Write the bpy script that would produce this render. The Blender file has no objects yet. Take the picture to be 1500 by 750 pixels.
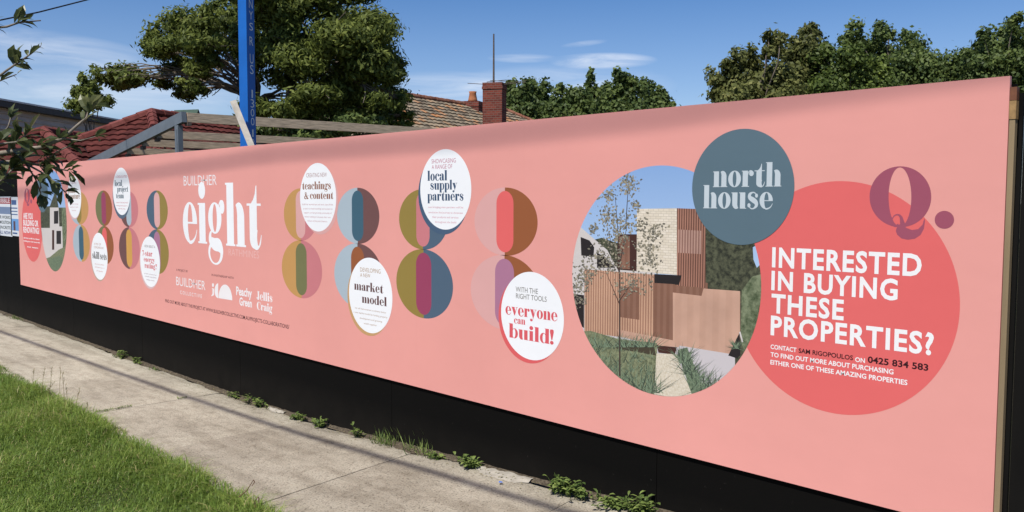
import bpy, math, random
import numpy as np
from mathutils import Vector, Matrix
from mathutils.geometry import delaunay_2d_cdt

random.seed(7); rng = np.random.default_rng(7)
S = bpy.context.scene
COL = S.collection
R = math.radians

# ------------------------------------------------------------------ camera
CAM = Vector((0.0, -3.7, 1.85))
FPX, PITCH, ROLL, YAW = 1265.94, -0.0644152, 0.0031465, -0.8074525
_F = Vector((math.sin(YAW)*math.cos(PITCH), math.cos(YAW)*math.cos(PITCH), math.sin(PITCH)))
_R0 = Vector((math.cos(YAW), -math.sin(YAW), 0)); _U0 = _R0.cross(_F)
_R = math.cos(ROLL)*_R0 + math.sin(ROLL)*_U0
_U = -math.sin(ROLL)*_R0 + math.cos(ROLL)*_U0
cd = bpy.data.cameras.new('camera'); cam = bpy.data.objects.new('camera', cd); COL.objects.link(cam)
m3 = Matrix((_R, _U, -_F)).transposed()
cam.matrix_world = Matrix.Translation(CAM) @ m3.to_4x4()
cd.sensor_width = 36.0; cd.lens = 36.0*FPX/1500.0; cd.clip_start = 0.05; cd.clip_end = 3000
S.camera = cam
# ------------------------------------------------------------------ light
SUN_EL = R(56); _sh = Vector((0.24, -0.97)).normalized()
TOSUN = Vector((_sh.x*math.cos(SUN_EL), _sh.y*math.cos(SUN_EL), math.sin(SUN_EL)))
sd = bpy.data.lights.new('sun', 'SUN'); sd.energy = 4.6; sd.angle = R(0.53); sd.color = (1.0, 0.955, 0.88)
sun = bpy.data.objects.new('sun', sd); COL.objects.link(sun)
sun.rotation_euler = (-TOSUN).to_track_quat('-Z', 'Y').to_euler(); sun.location = (-8, -12, 18)
w = bpy.data.worlds.new('World'); S.world = w; w.use_nodes = True
nt = w.node_tree; N = nt.nodes; L = nt.links; N.clear()
sky = N.new('ShaderNodeTexSky'); sky.sky_type = 'NISHITA'; sky.sun_disc = False
sky.sun_elevation = SUN_EL; sky.sun_rotation = math.atan2(TOSUN.x, TOSUN.y)
sky.air_density = 0.9; sky.dust_density = 0.35; sky.ozone_density = 2.6; sky.altitude = 50
tc = N.new('ShaderNodeTexCoord')
def wmath(op, a, b=None, c=None):
    n = N.new('ShaderNodeMath'); n.operation = op
    for i, v in enumerate((a, b, c)):
        if v is None: continue
        if hasattr(v, 'links'): L.new(v, n.inputs[i])
        else: n.inputs[i].default_value = v
    return n.outputs[0]
mp = N.new('ShaderNodeMapping'); mp.inputs['Scale'].default_value = (9.0, 9.0, 60.0); mp.inputs['Rotation'].default_value = (R(2), R(-2), 0)
L.new(tc.outputs['Generated'], mp.inputs['Vector'])
no = N.new('ShaderNodeTexNoise'); no.inputs['Scale'].default_value = 1.0; no.inputs['Detail'].default_value = 7; no.inputs['Roughness'].default_value = 0.6; no.inputs['Distortion'].default_value = .6
L.new(mp.outputs[0], no.inputs['Vector'])
sx = N.new('ShaderNodeSeparateXYZ'); L.new(tc.outputs['Generated'], sx.inputs[0])
az = wmath('ARCTAN2', sx.outputs['X'], sx.outputs['Y']); el_ = wmath('ARCSINE', sx.outputs['Z'])
tot = None
# thin cirrus wisps: azimuth, elevation, half width, half height (degrees), density, slope
for a0, e0, hw, hh, den, slp in ((-40.4, 9.0, 3.6, .55, .75, .0), (-45.6, 9.2, 2.4, .32, .5, .0), (-74.5, 8.6, 7.0, 1.1, .42, -.06), (-50.6, 7.2, 5.5, 1.2, .42, .0), (-43.0, 7.4, 7.5, 1.5, .38, .0), (-19.3, 12.9, 3.6, .22, .4, .18),
                                 (-71, 6.4, 9, 1.6, .4, 0), (-41.6, 10.1, 1.6, .2, .3, .1), (20, 14, 14, 1.6, .4, 0), (60, 10, 16, 2, .4, 0), (-110, 11, 15, 1.6, .5, 0), (150, 12, 20, 2, .4, 0)):
    u = wmath('SUBTRACT', az, R(a0)); v = wmath('SUBTRACT', wmath('SUBTRACT', el_, R(e0)), wmath('MULTIPLY', u, slp))
    q = wmath('ADD', wmath('POWER', wmath('ABSOLUTE', wmath('DIVIDE', u, R(hw))), 2.0), wmath('POWER', wmath('ABSOLUTE', wmath('DIVIDE', v, R(hh))), 2.0))
    g_ = wmath('MULTIPLY', wmath('MAXIMUM', wmath('SUBTRACT', 1.0, q), 0.0), den); tot = g_ if tot is None else wmath('ADD', tot, g_)
rp = N.new('ShaderNodeMapRange'); rp.inputs['From Min'].default_value = 0.30; rp.inputs['From Max'].default_value = 0.70; L.new(no.outputs['Fac'], rp.inputs['Value'])
hz = N.new('ShaderNodeMapRange'); hz.inputs['From Min'].default_value = R(13); hz.inputs['From Max'].default_value = R(0); hz.inputs['To Max'].default_value = .16; L.new(el_, hz.inputs['Value'])
mu = N.new('ShaderNodeMath'); mu.operation = 'ADD'; mu.use_clamp = True; L.new(wmath('MULTIPLY', tot, rp.outputs[0]), mu.inputs[0]); L.new(hz.outputs[0], mu.inputs[1])
mx = N.new('ShaderNodeMix'); mx.data_type = 'RGBA'; L.new(mu.outputs[0], mx.inputs[0])
sat = N.new('ShaderNodeHueSaturation'); sat.inputs['Saturation'].default_value = 1.25; L.new(sky.outputs[0], sat.inputs['Color'])
gr = N.new('ShaderNodeMix'); gr.data_type = 'RGBA'; gr.blend_type = 'MULTIPLY'; gr.inputs[0].default_value = 1.0
L.new(sat.outputs[0], gr.inputs[6]); gr.inputs[7].default_value = (0.98, 0.96, 1.08, 1)
L.new(gr.outputs[2], mx.inputs[6]); mx.inputs[7].default_value = (9.6, 9.9, 10.4, 1)
bg = N.new('ShaderNodeBackground'); bg.inputs['Strength'].default_value = 0.083
L.new(mx.outputs[2], bg.inputs['Color'])
wo = N.new('ShaderNodeOutputWorld'); L.new(bg.outputs[0], wo.inputs['Surface'])
S.view_settings.view_transform = 'Standard'; S.view_settings.look = 'None'
S.view_settings.exposure = 0.34; S.view_settings.gamma = 1.0; S.view_settings.use_curve_mapping = False
S.render.engine = 'CYCLES'

# ------------------------------------------------------------------ helpers
def ray(px, py):
    return _F + _R*((px-750)/FPX) - _U*((py-375)/FPX)
def at(px, py, D):                       # point at depth D along the view axis
    return CAM + ray(px, py)*D
def at_y(px, py, y):                     # point on the vertical plane y = const
    d = ray(px, py); return CAM + d*((y-CAM.y)/d.y)
def W(px, py):                           # point on the hoarding face: (x, z)
    p = at_y(px, py, 0.0); return p.x, p.z
def ground_px(px, py, z=0.0):
    d = ray(px, py); return CAM + d*((z-CAM.z)/d.z)

def lin(c):
    return tuple(((v/255)/12.92 if v/255 <= 0.04045 else ((v/255+0.055)/1.055)**2.4) for v in c)
def nodes(name, rough=0.6, spec=0.3):
    m = bpy.data.materials.new(name); m.use_nodes = True
    b = m.node_tree.nodes['Principled BSDF']; b.inputs['Roughness'].default_value = rough
    b.inputs['Specular IOR Level'].default_value = spec
    return m, m.node_tree, b
def ramp(t, stops):
    r = t.nodes.new('ShaderNodeValToRGB'); e = r.color_ramp.elements
    e[0].position, e[0].color = stops[0][0], (*stops[0][1], 1)
    e[1].position, e[1].color = stops[-1][0], (*stops[-1][1], 1)
    for p, c in stops[1:-1]:
        q = e.new(p); q.color = (*c, 1)
    return r
def noise(t, scale, detail=4, rough=0.55, vec=None, coord='Object', mscale=None):
    n = t.nodes.new('ShaderNodeTexNoise'); n.inputs['Scale'].default_value = scale
    n.inputs['Detail'].default_value = detail; n.inputs['Roughness'].default_value = rough
    if vec is None:
        c = t.nodes.new('ShaderNodeTexCoord'); vec = c.outputs[coord]
    if mscale:
        mpn = t.nodes.new('ShaderNodeMapping'); mpn.inputs['Scale'].default_value = mscale
        t.links.new(vec, mpn.inputs[0]); vec = mpn.outputs[0]
    t.links.new(vec, n.inputs['Vector']); return n
def bump(t, b, src, strength=0.3, dist=0.01):
    n = t.nodes.new('ShaderNodeBump'); n.inputs['Strength'].default_value = strength; n.inputs['Distance'].default_value = dist
    t.links.new(src, n.inputs['Height']); t.links.new(n.outputs[0], b.inputs['Normal']); return n
def mixc(t, fac, a, c, mode='MIX'):
    n = t.nodes.new('ShaderNodeMix'); n.data_type = 'RGBA'; n.blend_type = mode
    if hasattr(fac, 'links'): t.links.new(fac, n.inputs[0])
    else: n.inputs[0].default_value = fac
    for s, i in ((a, 6), (c, 7)):
        if hasattr(s, 'links'): t.links.new(s, n.inputs[i])
        else: n.inputs[i].default_value = (*s, 1)
    return n.outputs[2]
def simple(name, col, var=0.12, scale=6, rough=0.6, spec=0.3, bmp=0.0, mscale=None, detail=5):
    m, t, b = nodes(name, rough, spec)
    n = noise(t, scale, detail, mscale=mscale)
    r = ramp(t, [(0.3, tuple(v*(1-var) for v in col)), (0.7, tuple(min(1, v*(1+var)) for v in col))])
    t.links.new(n.outputs['Fac'], r.inputs[0]); t.links.new(r.outputs[0], b.inputs['Base Color'])
    if bmp: bump(t, b, n.outputs['Fac'], bmp, 0.02)
    return m
def tinted(name, c0, c1, rough=0.6, transl=0.0, spec=0.25, extra=None):
    """colour from a per-face 'tint' attribute (0..1) between c0 and c1"""
    m, t, b = nodes(name, rough, spec)
    a = t.nodes.new('ShaderNodeAttribute'); a.attribute_name = 'tint'
    stops = [(0, c0), (1, c1)] if extra is None else [(0, c0)] + extra + [(1, c1)]
    r = ramp(t, stops); t.links.new(a.outputs['Fac'], r.inputs[0])
    t.links.new(r.outputs[0], b.inputs['Base Color'])
    if transl:
        tr = t.nodes.new('ShaderNodeBsdfTranslucent'); t.links.new(r.outputs[0], tr.inputs['Color'])
        ms = t.nodes.new('ShaderNodeMixShader'); ms.inputs[0].default_value = transl
        o = t.nodes['Material Output']
        t.links.new(b.outputs[0], ms.inputs[1]); t.links.new(tr.outputs[0], ms.inputs[2]); t.links.new(ms.outputs[0], o.inputs['Surface'])
    return m

def tag(o, label=None, cat=None, group=None, kind=None):
    if label: o['label'] = label
    if cat: o['category'] = cat
    if group: o['group'] = group
    if kind: o['kind'] = kind
    return o
def empty(name, loc=(0, 0, 0), label=None, cat=None, group=None):
    o = bpy.data.objects.new(name, None); o.location = loc; o.empty_display_size = 0.2; COL.objects.link(o)
    return tag(o, label, cat, group)
def link(name, me, mats, parent=None):
    o = bpy.data.objects.new(name, me); COL.objects.link(o)
    for m in (mats if isinstance(mats, (list, tuple)) else [mats]): me.materials.append(m)
    if parent is not None:
        o.parent = parent
        # geometry is written in world coordinates: undo the ancestors' offset
        off = Vector((0, 0, 0)); q = parent
        while q is not None: off += q.location; q = q.parent
        o.location = -off
    return o
class MB:
    def __init__(s): s.v = []; s.f = []; s.mi = []; s.t = []
    def add(s, vs, fs, mi=0, tint=None):
        o = len(s.v); s.v += [tuple(v) for v in vs]
        for f in fs: s.f.append([i+o for i in f]); s.mi.append(mi); s.t.append(0.5 if tint is None else tint)
    def box(s, c, sx, sy, sz, ax=None, mi=0, tint=None):
        c = Vector(c); a = ax or (Vector((1, 0, 0)), Vector((0, 1, 0)), Vector((0, 0, 1)))
        vs = [c + a[0]*(i*sx/2) + a[1]*(j*sy/2) + a[2]*(k*sz/2) for i in (-1, 1) for j in (-1, 1) for k in (-1, 1)]
        s.add(vs, [(0, 1, 3, 2), (4, 6, 7, 5), (0, 4, 5, 1), (2, 3, 7, 6), (0, 2, 6, 4), (1, 5, 7, 3)], mi, tint)
    def bar(s, p, q, wd, ht, up=Vector((0, 0, 1)), mi=0, tint=None):
        p, q = Vector(p), Vector(q); d = (q-p); l = d.length; d.normalize()
        sd_ = d.cross(up).normalized(); u = sd_.cross(d).normalized()
        s.box((p+q)/2, l, wd, ht, (d, sd_, u), mi, tint)
    def tube(s, pts, rad, n=6, mi=0, tint=None, cap=True):
        pts = [Vector(p) for p in pts]; k = len(pts)
        if not isinstance(rad, (list, tuple)): rad = [rad]*k
        vs = []; prev = None
        for i, p in enumerate(pts):
            d = (pts[min(i+1, k-1)] - pts[max(i-1, 0)]).normalized()
            if prev is None: a = d.orthogonal().normalized()
            else:
                a = prev - d*prev.dot(d); a = a.normalized() if a.length > 1e-6 else d.orthogonal().normalized()
            prev = a; b2 = d.cross(a)
            for j in range(n):
                th = 2*math.pi*j/n; vs.append(p + (a*math.cos(th)+b2*math.sin(th))*rad[i])
        fs = [(i*n+j, i*n+(j+1) % n, (i+1)*n+(j+1) % n, (i+1)*n+j) for i in range(k-1) for j in range(n)]
        if cap: fs += [tuple(range(n-1, -1, -1)), tuple((k-1)*n+j for j in range(n))]
        s.add(vs, fs, mi, tint)
    def leaf(s, base, d, up, length, width, bend=0.15, mi=0, tint=None):
        d = Vector(d).normalized(); sd_ = d.cross(Vector(up))
        sd_ = sd_.normalized() if sd_.length > 1e-4 else d.orthogonal().normalized()
        n_ = sd_.cross(d).normalized(); b_ = Vector(base); L_ = length
        c0, c1, c2, c3 = b_, b_+d*L_*.35+n_*L_*bend*.5, b_+d*L_*.7+n_*L_*bend*.4, b_+d*L_-n_*L_*bend*.3
        vs = [c0, c1+sd_*width*.42+n_*width*.12, c1, c1-sd_*width*.42+n_*width*.12, c2+sd_*width*.5+n_*width*.12, c2, c2-sd_*width*.5+n_*width*.12, c3]
        s.add(vs, [(0, 2, 1), (0, 3, 2), (1, 2, 5, 4), (2, 3, 6, 5), (4, 5, 7), (5, 6, 7)], mi, tint)
    def build(s, name, mats, parent=None, smooth=False):
        me = bpy.data.meshes.new(name); me.from_pydata(s.v, [], s.f)
        mats = mats if isinstance(mats, (list, tuple)) else [mats]
        if max(s.mi, default=0) > 0: me.polygons.foreach_set('material_index', s.mi)
        a = me.attributes.new('tint', 'FLOAT', 'FACE'); a.data.foreach_set('value', s.t)
        if smooth: me.polygons.foreach_set('use_smooth', [True]*len(s.f))
        me.update(); return link(name, me, mats, parent)
def np_mesh(name, v, f, tint, mats, parent=None, smooth=False):
    me = bpy.data.meshes.new(name); k = f.shape[1]
    me.vertices.add(len(v)); me.vertices.foreach_set('co', v.astype(np.float32).ravel())
    me.loops.add(f.size); me.loops.foreach_set('vertex_index', f.astype(np.int32).ravel())
    me.polygons.add(len(f)); me.polygons.foreach_set('loop_start', np.arange(0, f.size, k, dtype=np.int32))
    me.update(calc_edges=True)
    a = me.attributes.new('tint', 'FLOAT', 'FACE'); a.data.foreach_set('value', tint.astype(np.float32))
    if smooth: me.polygons.foreach_set('use_smooth', np.ones(len(f), bool))
    return link(name, me, mats, parent)

# ------------------------------------------------------------------ materials
KP = 0.80
def printed(name, rgb, rough=0.55):
    """ink on board: flat ink colour with the faint unevenness of a weathered print"""
    m, t, b = nodes(name, rough, 0.25)
    c = tuple(v*KP for v in lin(rgb))
    n = noise(t, 1.1, 5, 0.6); n2 = noise(t, 60, 3, 0.6)
    r = ramp(t, [(0.25, tuple(v*0.955 for v in c)), (0.75, tuple(min(1, v*1.035) for v in c))])
    t.links.new(n.outputs['Fac'], r.inputs[0]); t.links.new(r.outputs[0], b.inputs['Base Color'])
    n3 = noise(t, 2.3, 3, 0.5, mscale=(1, 1, 2.2))
    bump(t, b, n3.outputs['Fac'], 0.07, 0.03)
    return m
INK = {}
def ink(rgb):
    if rgb not in INK: INK[rgb] = printed('print_%d_%d_%d' % rgb, rgb)
    return INK[rgb]
M_black = simple('black_paint', (0.0065, 0.006, 0.0056), 0.3, 4, 0.7, 0.12, 0.06)
m, t, b = nodes('black_paint_dusty', .75, .05)
tcx = t.nodes.new('ShaderNodeTexCoord'); s = t.nodes.new('ShaderNodeSeparateXYZ'); t.links.new(tcx.outputs['Object'], s.inputs[0])
nd_ = noise(t, 5, 6, .65); mrz = t.nodes.new('ShaderNodeMapRange'); mrz.inputs['From Min'].default_value = .34; mrz.inputs['From Max'].default_value = .0; mrz.inputs['To Max'].default_value = .38; t.links.new(s.outputs['Z'], mrz.inputs['Value'])
mm = t.nodes.new('ShaderNodeMath'); mm.operation = 'MULTIPLY'; t.links.new(mrz.outputs[0], mm.inputs[0]); t.links.new(nd_.outputs['Fac'], mm.inputs[1])
sp1 = noise(t, 42, 2, .5); rs = ramp(t, [(.70, (0, 0, 0)), (.76, (1, 1, 1))]); t.links.new(sp1.outputs['Fac'], rs.inputs[0])
base_ = mixc(t, mm.outputs[0], (.0040, .0037, .0034), (.045, .038, .030)); base_ = mixc(t, rs.outputs[0], base_, (.022, .02, .018)); t.links.new(base_, b.inputs['Base Color'])
M_black = m
M_timber = simple('weathered_timber', (0.46, 0.36, 0.255), 0.35, 5, 0.8, 0.15, 0.3, (1, 1, 14))
M_pine = simple('pale_pine', (0.26, 0.19, 0.11), 0.25, 6, 0.75, 0.2, 0.2, (1, 1, 0.12))
M_brownend = simple('brown_tape', (0.13, 0.05, 0.025), 0.3, 20, 0.6)
M_steel = simple('grey_steel_paint', (0.115, 0.135, 0.155), 0.12, 7, 0.45, 0.4)
M_bark = simple('bark', (0.15, 0.125, 0.10), 0.45, 9, 0.9, 0.1, 0.5, (1, 1, 0.3))
M_barkpale = simple('pale_bark', (0.21, 0.165, 0.12), 0.45, 9, 0.9, 0.1, 0.5, (1, 1, 0.3))
M_wire = simple('cable_black', (0.02, 0.02, 0.022), 0.2, 5, 0.6)
M_rust = simple('rusty_steel', (0.10, 0.075, 0.06), 0.3, 20, 0.6)

# ------------------------------------------------------------------ ground, footpath, verge
_gx = [-30, -9, -7, -5.9, -4.4, -3.5, -2.7, 0.0, 6.0]; _gz = [0, 0, 0.01, 0.03, 0.115, 0.15, 0.20, 0.28, 0.32]
def gz(x, y):
    s = float(np.interp(x, _gx, _gz)); t = min(1.0, max(0.0, (y+1.33)/1.33)); return s*t
m, t, b = nodes('earth', 0.95, 0.1)
n = noise(t, 0.4, 8); n2 = noise(t, 14, 6)
r = ramp(t, [(0.3, (0.055, 0.075, 0.022)), (0.55, (0.10, 0.085, 0.05)), (0.75, (0.17, 0.14, 0.095))])
t.links.new(n.outputs['Fac'], r.inputs[0]); t.links.new(r.outputs[0], b.inputs['Base Color']); bump(t, b, n2.outputs['Fac'], 0.5, 0.03)
M_earth = m
mb = MB(); mb.add([(-900, -900, -0.09), (900, -900, -0.09), (900, 900, -0.09), (-900, 900, -0.09)], [(0, 1, 2, 3)])
tag(mb.build('ground', M_earth), kind='structure')

m, t, b = nodes('old_concrete', 0.92, 0.15)
tcn = t.nodes.new('ShaderNodeTexCoord'); vec = tcn.outputs['Object']
big = noise(t, 0.9, 6, 0.62, vec); mid = noise(t, 9, 5, 0.65, vec); fine = noise(t, 85, 3, 0.7, vec); strk = noise(t, 3.0, 5, 0.6, vec, mscale=(0.35, 2.2, 1))
r1 = ramp(t, [(0.30, (0.345, 0.315, 0.255)), (0.5, (0.405, 0.372, 0.30)), (0.72, (0.465, 0.43, 0.352))])
t.links.new(big.outputs['Fac'], r1.inputs[0])
r2 = ramp(t, [(0.33, (0.78, 0.765, 0.75)), (0.52, (1, 1, 1)), (0.8, (1.0, 1.0, 0.98))]); t.links.new(mid.outputs['Fac'], r2.inputs[0])
r3 = ramp(t, [(0.32, (0.30, 0.285, 0.27)), (0.46, (0.93, 0.93, 0.93)), (0.62, (1, 1, 1)), (0.72, (1.3, 1.28, 1.25))]); t.links.new(fine.outputs['Fac'], r3.inputs[0])
r4 = ramp(t, [(0.38, (0.76, 0.745, 0.73)), (0.55, (1, 1, 1))]); t.links.new(strk.outputs['Fac'], r4.inputs[0])
at_ = t.nodes.new('ShaderNodeAttribute'); at_.attribute_name = 'tint'
r5 = ramp(t, [(0, (0.84, 0.82, 0.80)), (1, (1.1, 1.1, 1.08))]); t.links.new(at_.outputs['Fac'], r5.inputs[0])
c = mixc(t, 1.0, r1.outputs[0], r2.outputs[0], 'MULTIPLY'); c = mixc(t, 1.0, c, r3.outputs[0], 'MULTIPLY')
c = mixc(t, 0.9, c, r4.outputs[0], 'MULTIPLY'); c = mixc(t, 1.0, c, r5.outputs[0], 'MULTIPLY')
t.links.new(c, b.inputs['Base Color'])
ad = t.nodes.new('ShaderNodeMath'); ad.operation = 'ADD'; t.links.new(fine.outputs['Fac'], ad.inputs[0]); t.links.new(mid.outputs['Fac'], ad.inputs[1])
bump(t, b, ad.outputs[0], 0.8, 0.008)
M_conc = m
mb = MB(); PITCHX = 1.53; j0 = -4.78
for k in range(-13, 6):
    xa = j0 + k*PITCHX + 0.002; xb = xa + PITCHX - 0.0045; tint = random.random()
    nx, ny = 16, 15; ya = -1.36 + random.uniform(-.02, .02); tilt = random.uniform(-.003, .003); dz0 = random.uniform(-.0015, .0015)
    vs = []
    for i in range(nx+1):
        x = xa+(xb-xa)*i/nx
        ed = -0.035 - 0.010*math.sin(x*5.1+1) - 0.007*math.sin(x*13.7) + random.uniform(-.006, .006)
        for j in range(ny+1):
            y = ya + (ed-ya)*j/ny
            edge = 0.006 if i in (0, nx) else 0
            vs.append((x, y, gz(x, y) + dz0 + tilt*((x-xa)/PITCHX-.5) - edge + random.uniform(-.0012, .0012) - (0.012 if j in (0, ny) else 0)))
    s1 = ny+1
    fs = [(i*s1+j, (i+1)*s1+j, (i+1)*s1+j+1, i*s1+j+1) for i in range(nx) for j in range(ny)]
    top = len(vs)
    rim = [i*s1 for i in range(nx+1)] + [nx*s1+j for j in range(1, ny+1)] + [i*s1+ny for i in range(nx-1, -1, -1)] + [j for j in range(ny-1, 0, -1)]
    for q in rim: x, y, z = vs[q]; vs.append((x, y, z-0.1))
    nr = len(rim); fs += [(rim[q], top+q, top+(q+1) % nr, rim[(q+1) % nr]) for q in range(nr)]
    mb.add(vs, fs, 0, tint)
fp = mb.build('footpath', M_conc, smooth=False); tag(fp, kind='structure')
# soil strip in joints and along the fence
M_soil = simple('dark_soil', (0.075, 0.062, 0.046), 0.4, 30, 0.95, 0.1, 0.5)
mb = MB(); xs = np.linspace(-26, 6, 65)
for i in range(64):
    x0, x1 = xs[i], xs[i+1]
    mb.add([(x0, -1.4, -.035), (x1, -1.4, -.035), (x1, 0.4, gz(x1, 0)-.03), (x0, 0.4, gz(x0, 0)-.03)], [(0, 1, 2, 3)])
tag(mb.build('soil_bed', M_soil), kind='structure')
# verge under the grass
M_turf = simple('turf_soil', (0.040, 0.055, 0.016), 0.4, 12, 0.95, 0.1, 0.4)
mb = MB(); mb.add([(-26, -9, -.03), (6, -9, -.03), (6, -1.37, -.002), (-26, -1.37, -.002)], [(0, 1, 2, 3)])
tag(mb.build('grass_verge', M_turf), kind='structure')

def grass_blades(n, xr, yr, hr, wr, edge_bias=False):
    x = rng.uniform(*xr, n); y = rng.uniform(*yr, n)
    pat = (np.sin(x*1.7+y*2.3)+np.sin(x*3.9-y*3.1+1.3)+np.sin(x*7.3+y*6.1)+np.sin(x*.8-y*5.0))/4
    h = rng.uniform(*hr, n)*(1+0.75*pat); a = rng.uniform(0, 2*np.pi, n); lean = rng.uniform(0.3, 1.5, n)
    wd = rng.uniform(*wr, n)
    d = np.stack([np.cos(a), np.sin(a), np.zeros(n)], 1); sdv = np.stack([-np.sin(a), np.cos(a), np.zeros(n)], 1)
    base = np.stack([x, y, np.full(n, -.01)], 1); up = np.array([0, 0, 1.0])
    mid = base + d*(h*lean*.35)[:, None] + up*(h*.62)[:, None]
    tip = base + d*(h*lean)[:, None] + up*(h*(1.05-.35*lean))[:, None]
    wv = sdv*(wd/2)[:, None]
    v = np.stack([base-wv, base+wv, mid+wv*.85, mid-wv*.85, tip], 1).reshape(-1, 3)
    o = np.arange(n)[:, None]*5
    f = np.concatenate([o+np.array([[0, 1, 2]]), o+np.array([[0, 2, 3]]), o+np.array([[3, 2, 4]])], 0)
    tn = np.clip(0.45+0.22*pat+rng.normal(0, .2, n), 0, 1); dry = rng.random(n) < 0.025+0.05*(pat > .5); tn[dry] = 1.0
    return v, f, np.concatenate([tn]*3)
M_grass = tinted('grass_blade', (0.058, 0.100, 0.016), (0.50, 0.44, 0.20), 0.5, 0.42, 0.3, [(0.42, (0.150, 0.240, 0.036)), (0.88, (0.31, 0.39, 0.085))])
parts = [grass_blades(170000, (-12.5, -3.6), (-3.1, -1.36), (.035, .10), (.0028, .0055)),
         grass_blades(15000, (-12.5, -3.6), (-1.60, -1.34), (.03, .15), (.003, .006)), grass_blades(5000, (-12.5, -3.6), (-1.36, -1.24), (.02, .07), (.003, .006)),
         grass_blades(30000, (-24, 2), (-6.0, -1.36), (.04, .09), (.006, .010))]
vs = []; fs = []; ts = []; o = 0
for v, f, tn in parts: vs.append(v); fs.append(f+o); ts.append(tn); o += len(v)
g = np_mesh('grass', np.concatenate(vs), np.concatenate(fs), np.concatenate(ts), M_grass)
tag(g, 'short lush green lawn grass of the roadside verge', 'grass', kind='stuff')

# ------------------------------------------------------------------ hoarding and banner
ZT, ZB = 2.330, 0.535           # banner top and bottom
XL, XR = -14.74, -1.098
hx0 = -20.0
hoard = empty('hoarding', (-8, 0.04, 0), 'long black painted plywood hoarding behind the pink banner', 'hoarding')
xs = list(np.arange(hx0-.02, XL-.5, 2.4)) + [XL] + list(np.arange(XL+2.4, XR-0.3, 2.4)) + [XR+0.02]
for i in range(len(xs)-1):
    a, c = xs[i], xs[i+1]-0.004
    if c-a < 0.2: continue
    mb = MB(); nseg = 6; zt = 2.30 if a >= XL-.01 else 2.25
    vs = []
    for k in range(nseg+1):
        x = a+(c-a)*k/nseg; zb = gz(x, 0) + 0.012*math.sin(x*3)-0.012
        if x < -1.5: pass
        for y in (0.0, 0.018): vs += [(x, y, zb), (x, y, zt)]
    fs = []
    for k in range(nseg):
        o = k*4; p = o+4
        fs += [(o, p, p+1, o+1), (o+2, o+3, p+3, p+2), (o+1, p+1, p+3, o+3), (o, o+2, p+2, p)]
    fs += [(0, 1, 3, 2), (nseg*4, nseg*4+2, nseg*4+3, nseg*4+1)]
    mb.add(vs, fs); mb.build('panel', M_black, hoard)
# framing studs behind
for x in np.arange(-19.5, -1.2, 1.8):
    mb = MB(); mb.box((x, .065, 1.05), .045, .09, 2.1); mb.build('stud', M_timber, hoard)
# pine batten at the near end of the banner and its brown head
mb = MB(); mb.box((XR+.014, -.008, 1.08), .020, .028, 2.168); mb.build('batten', M_pine, hoard)
mb = MB(); mb.box((XR+.0145, -.007, 2.262), .023, .030, .05); mb.build('batten_cap', M_brownend, hoard)
mb = MB(); mb.box((XR+.0145, -.009, 2.2), .024, .031, .07); mb.build('batten_tape', simple('ochre_tape', (.28, .17, .07), .35, 40, .7), hoard)
# the near return of black boards
ret = empty('black_board_fence', (0.4, .09, 0), 'black timber board fence with screw heads right of the pine batten', 'fence')
M_blackfence = simple('black_stain', (0.007, 0.0065, 0.006), 0.4, 5, 0.7, 0.08, 0.2, (1, 1, .2))
x = XR-.125; BOARDS = []
for i in range(11):
    mb = MB(); mb.box((x+.075, .08, 1.13+random.uniform(-.01, .01)), .146, .02, 2.30); bd = mb.build('board', M_blackfence, ret); x += .152; BOARDS.append(bd)
M_screw = simple('zinc_screw', (.45, .42, .36), .2, 10, .4, .5)
for i in range(1, 11):
    for zz in (.35, .75, 1.2, 1.65, 2.05):
        xx = XR-.125+.152*i+.075+random.uniform(-.02, .02); zz += random.uniform(-.03, .03); mb = MB()
        mb.tube([(xx, .070, zz), (xx, .067, zz)], .006, 7); mb.build('screw', M_screw, BOARDS[i])

banner = empty('banner', (-8, -.02, 0), 'long pink printed project banner with discs and white lettering', 'banner')
m = printed('print_pink', (237, 163, 154)); t = m.node_tree; b = t.nodes['Principled BSDF']
M_pink = m
YF = -0.020
mb = MB(); nx, nz = 160, 20; vs = []
def wav(x, z): return 0.0022*math.sin(x*2.575)*math.sin(z*2+.5) + 0.0012*math.sin(x*6.1+z*3)
for i in range(nx+1):
    for j in range(nz+1):
        x = XL+(XR-XL)*i/nx; z = ZB+(ZT-ZB)*j/nz
        vs.append((x, YF, z))
fs = [(i*(nz+1)+j, (i+1)*(nz+1)+j, (i+1)*(nz+1)+j+1, i*(nz+1)+j+1) for i in range(nx) for j in range(nz)]
o = len(vs)
vs += [(XL, -.001, ZB), (XR, -.001, ZB), (XR, -.001, ZT), (XL, -.001, ZT)]
c00, c10, c11, c01 = 0, nx*(nz+1), nx*(nz+1)+nz, nz
fs += [(c00, o, o+1, c10), (c10, o+1, o+2, c11), (c11, o+2, o+3, c01), (c01, o+3, o, c00), (o, o+3, o+2, o+1)]
mb.add(vs, fs); mb.build('printed_sheet', M_pink, banner)
mb = MB()
for px in (613, 771):
    x, _ = W(px, 300); mb.box((x, YF+.0004, (ZT+ZB)/2), .0016, .001, ZT-ZB-.004)
mb.build('seam', printed('print_seam', (233, 159, 149)), banner)

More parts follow.
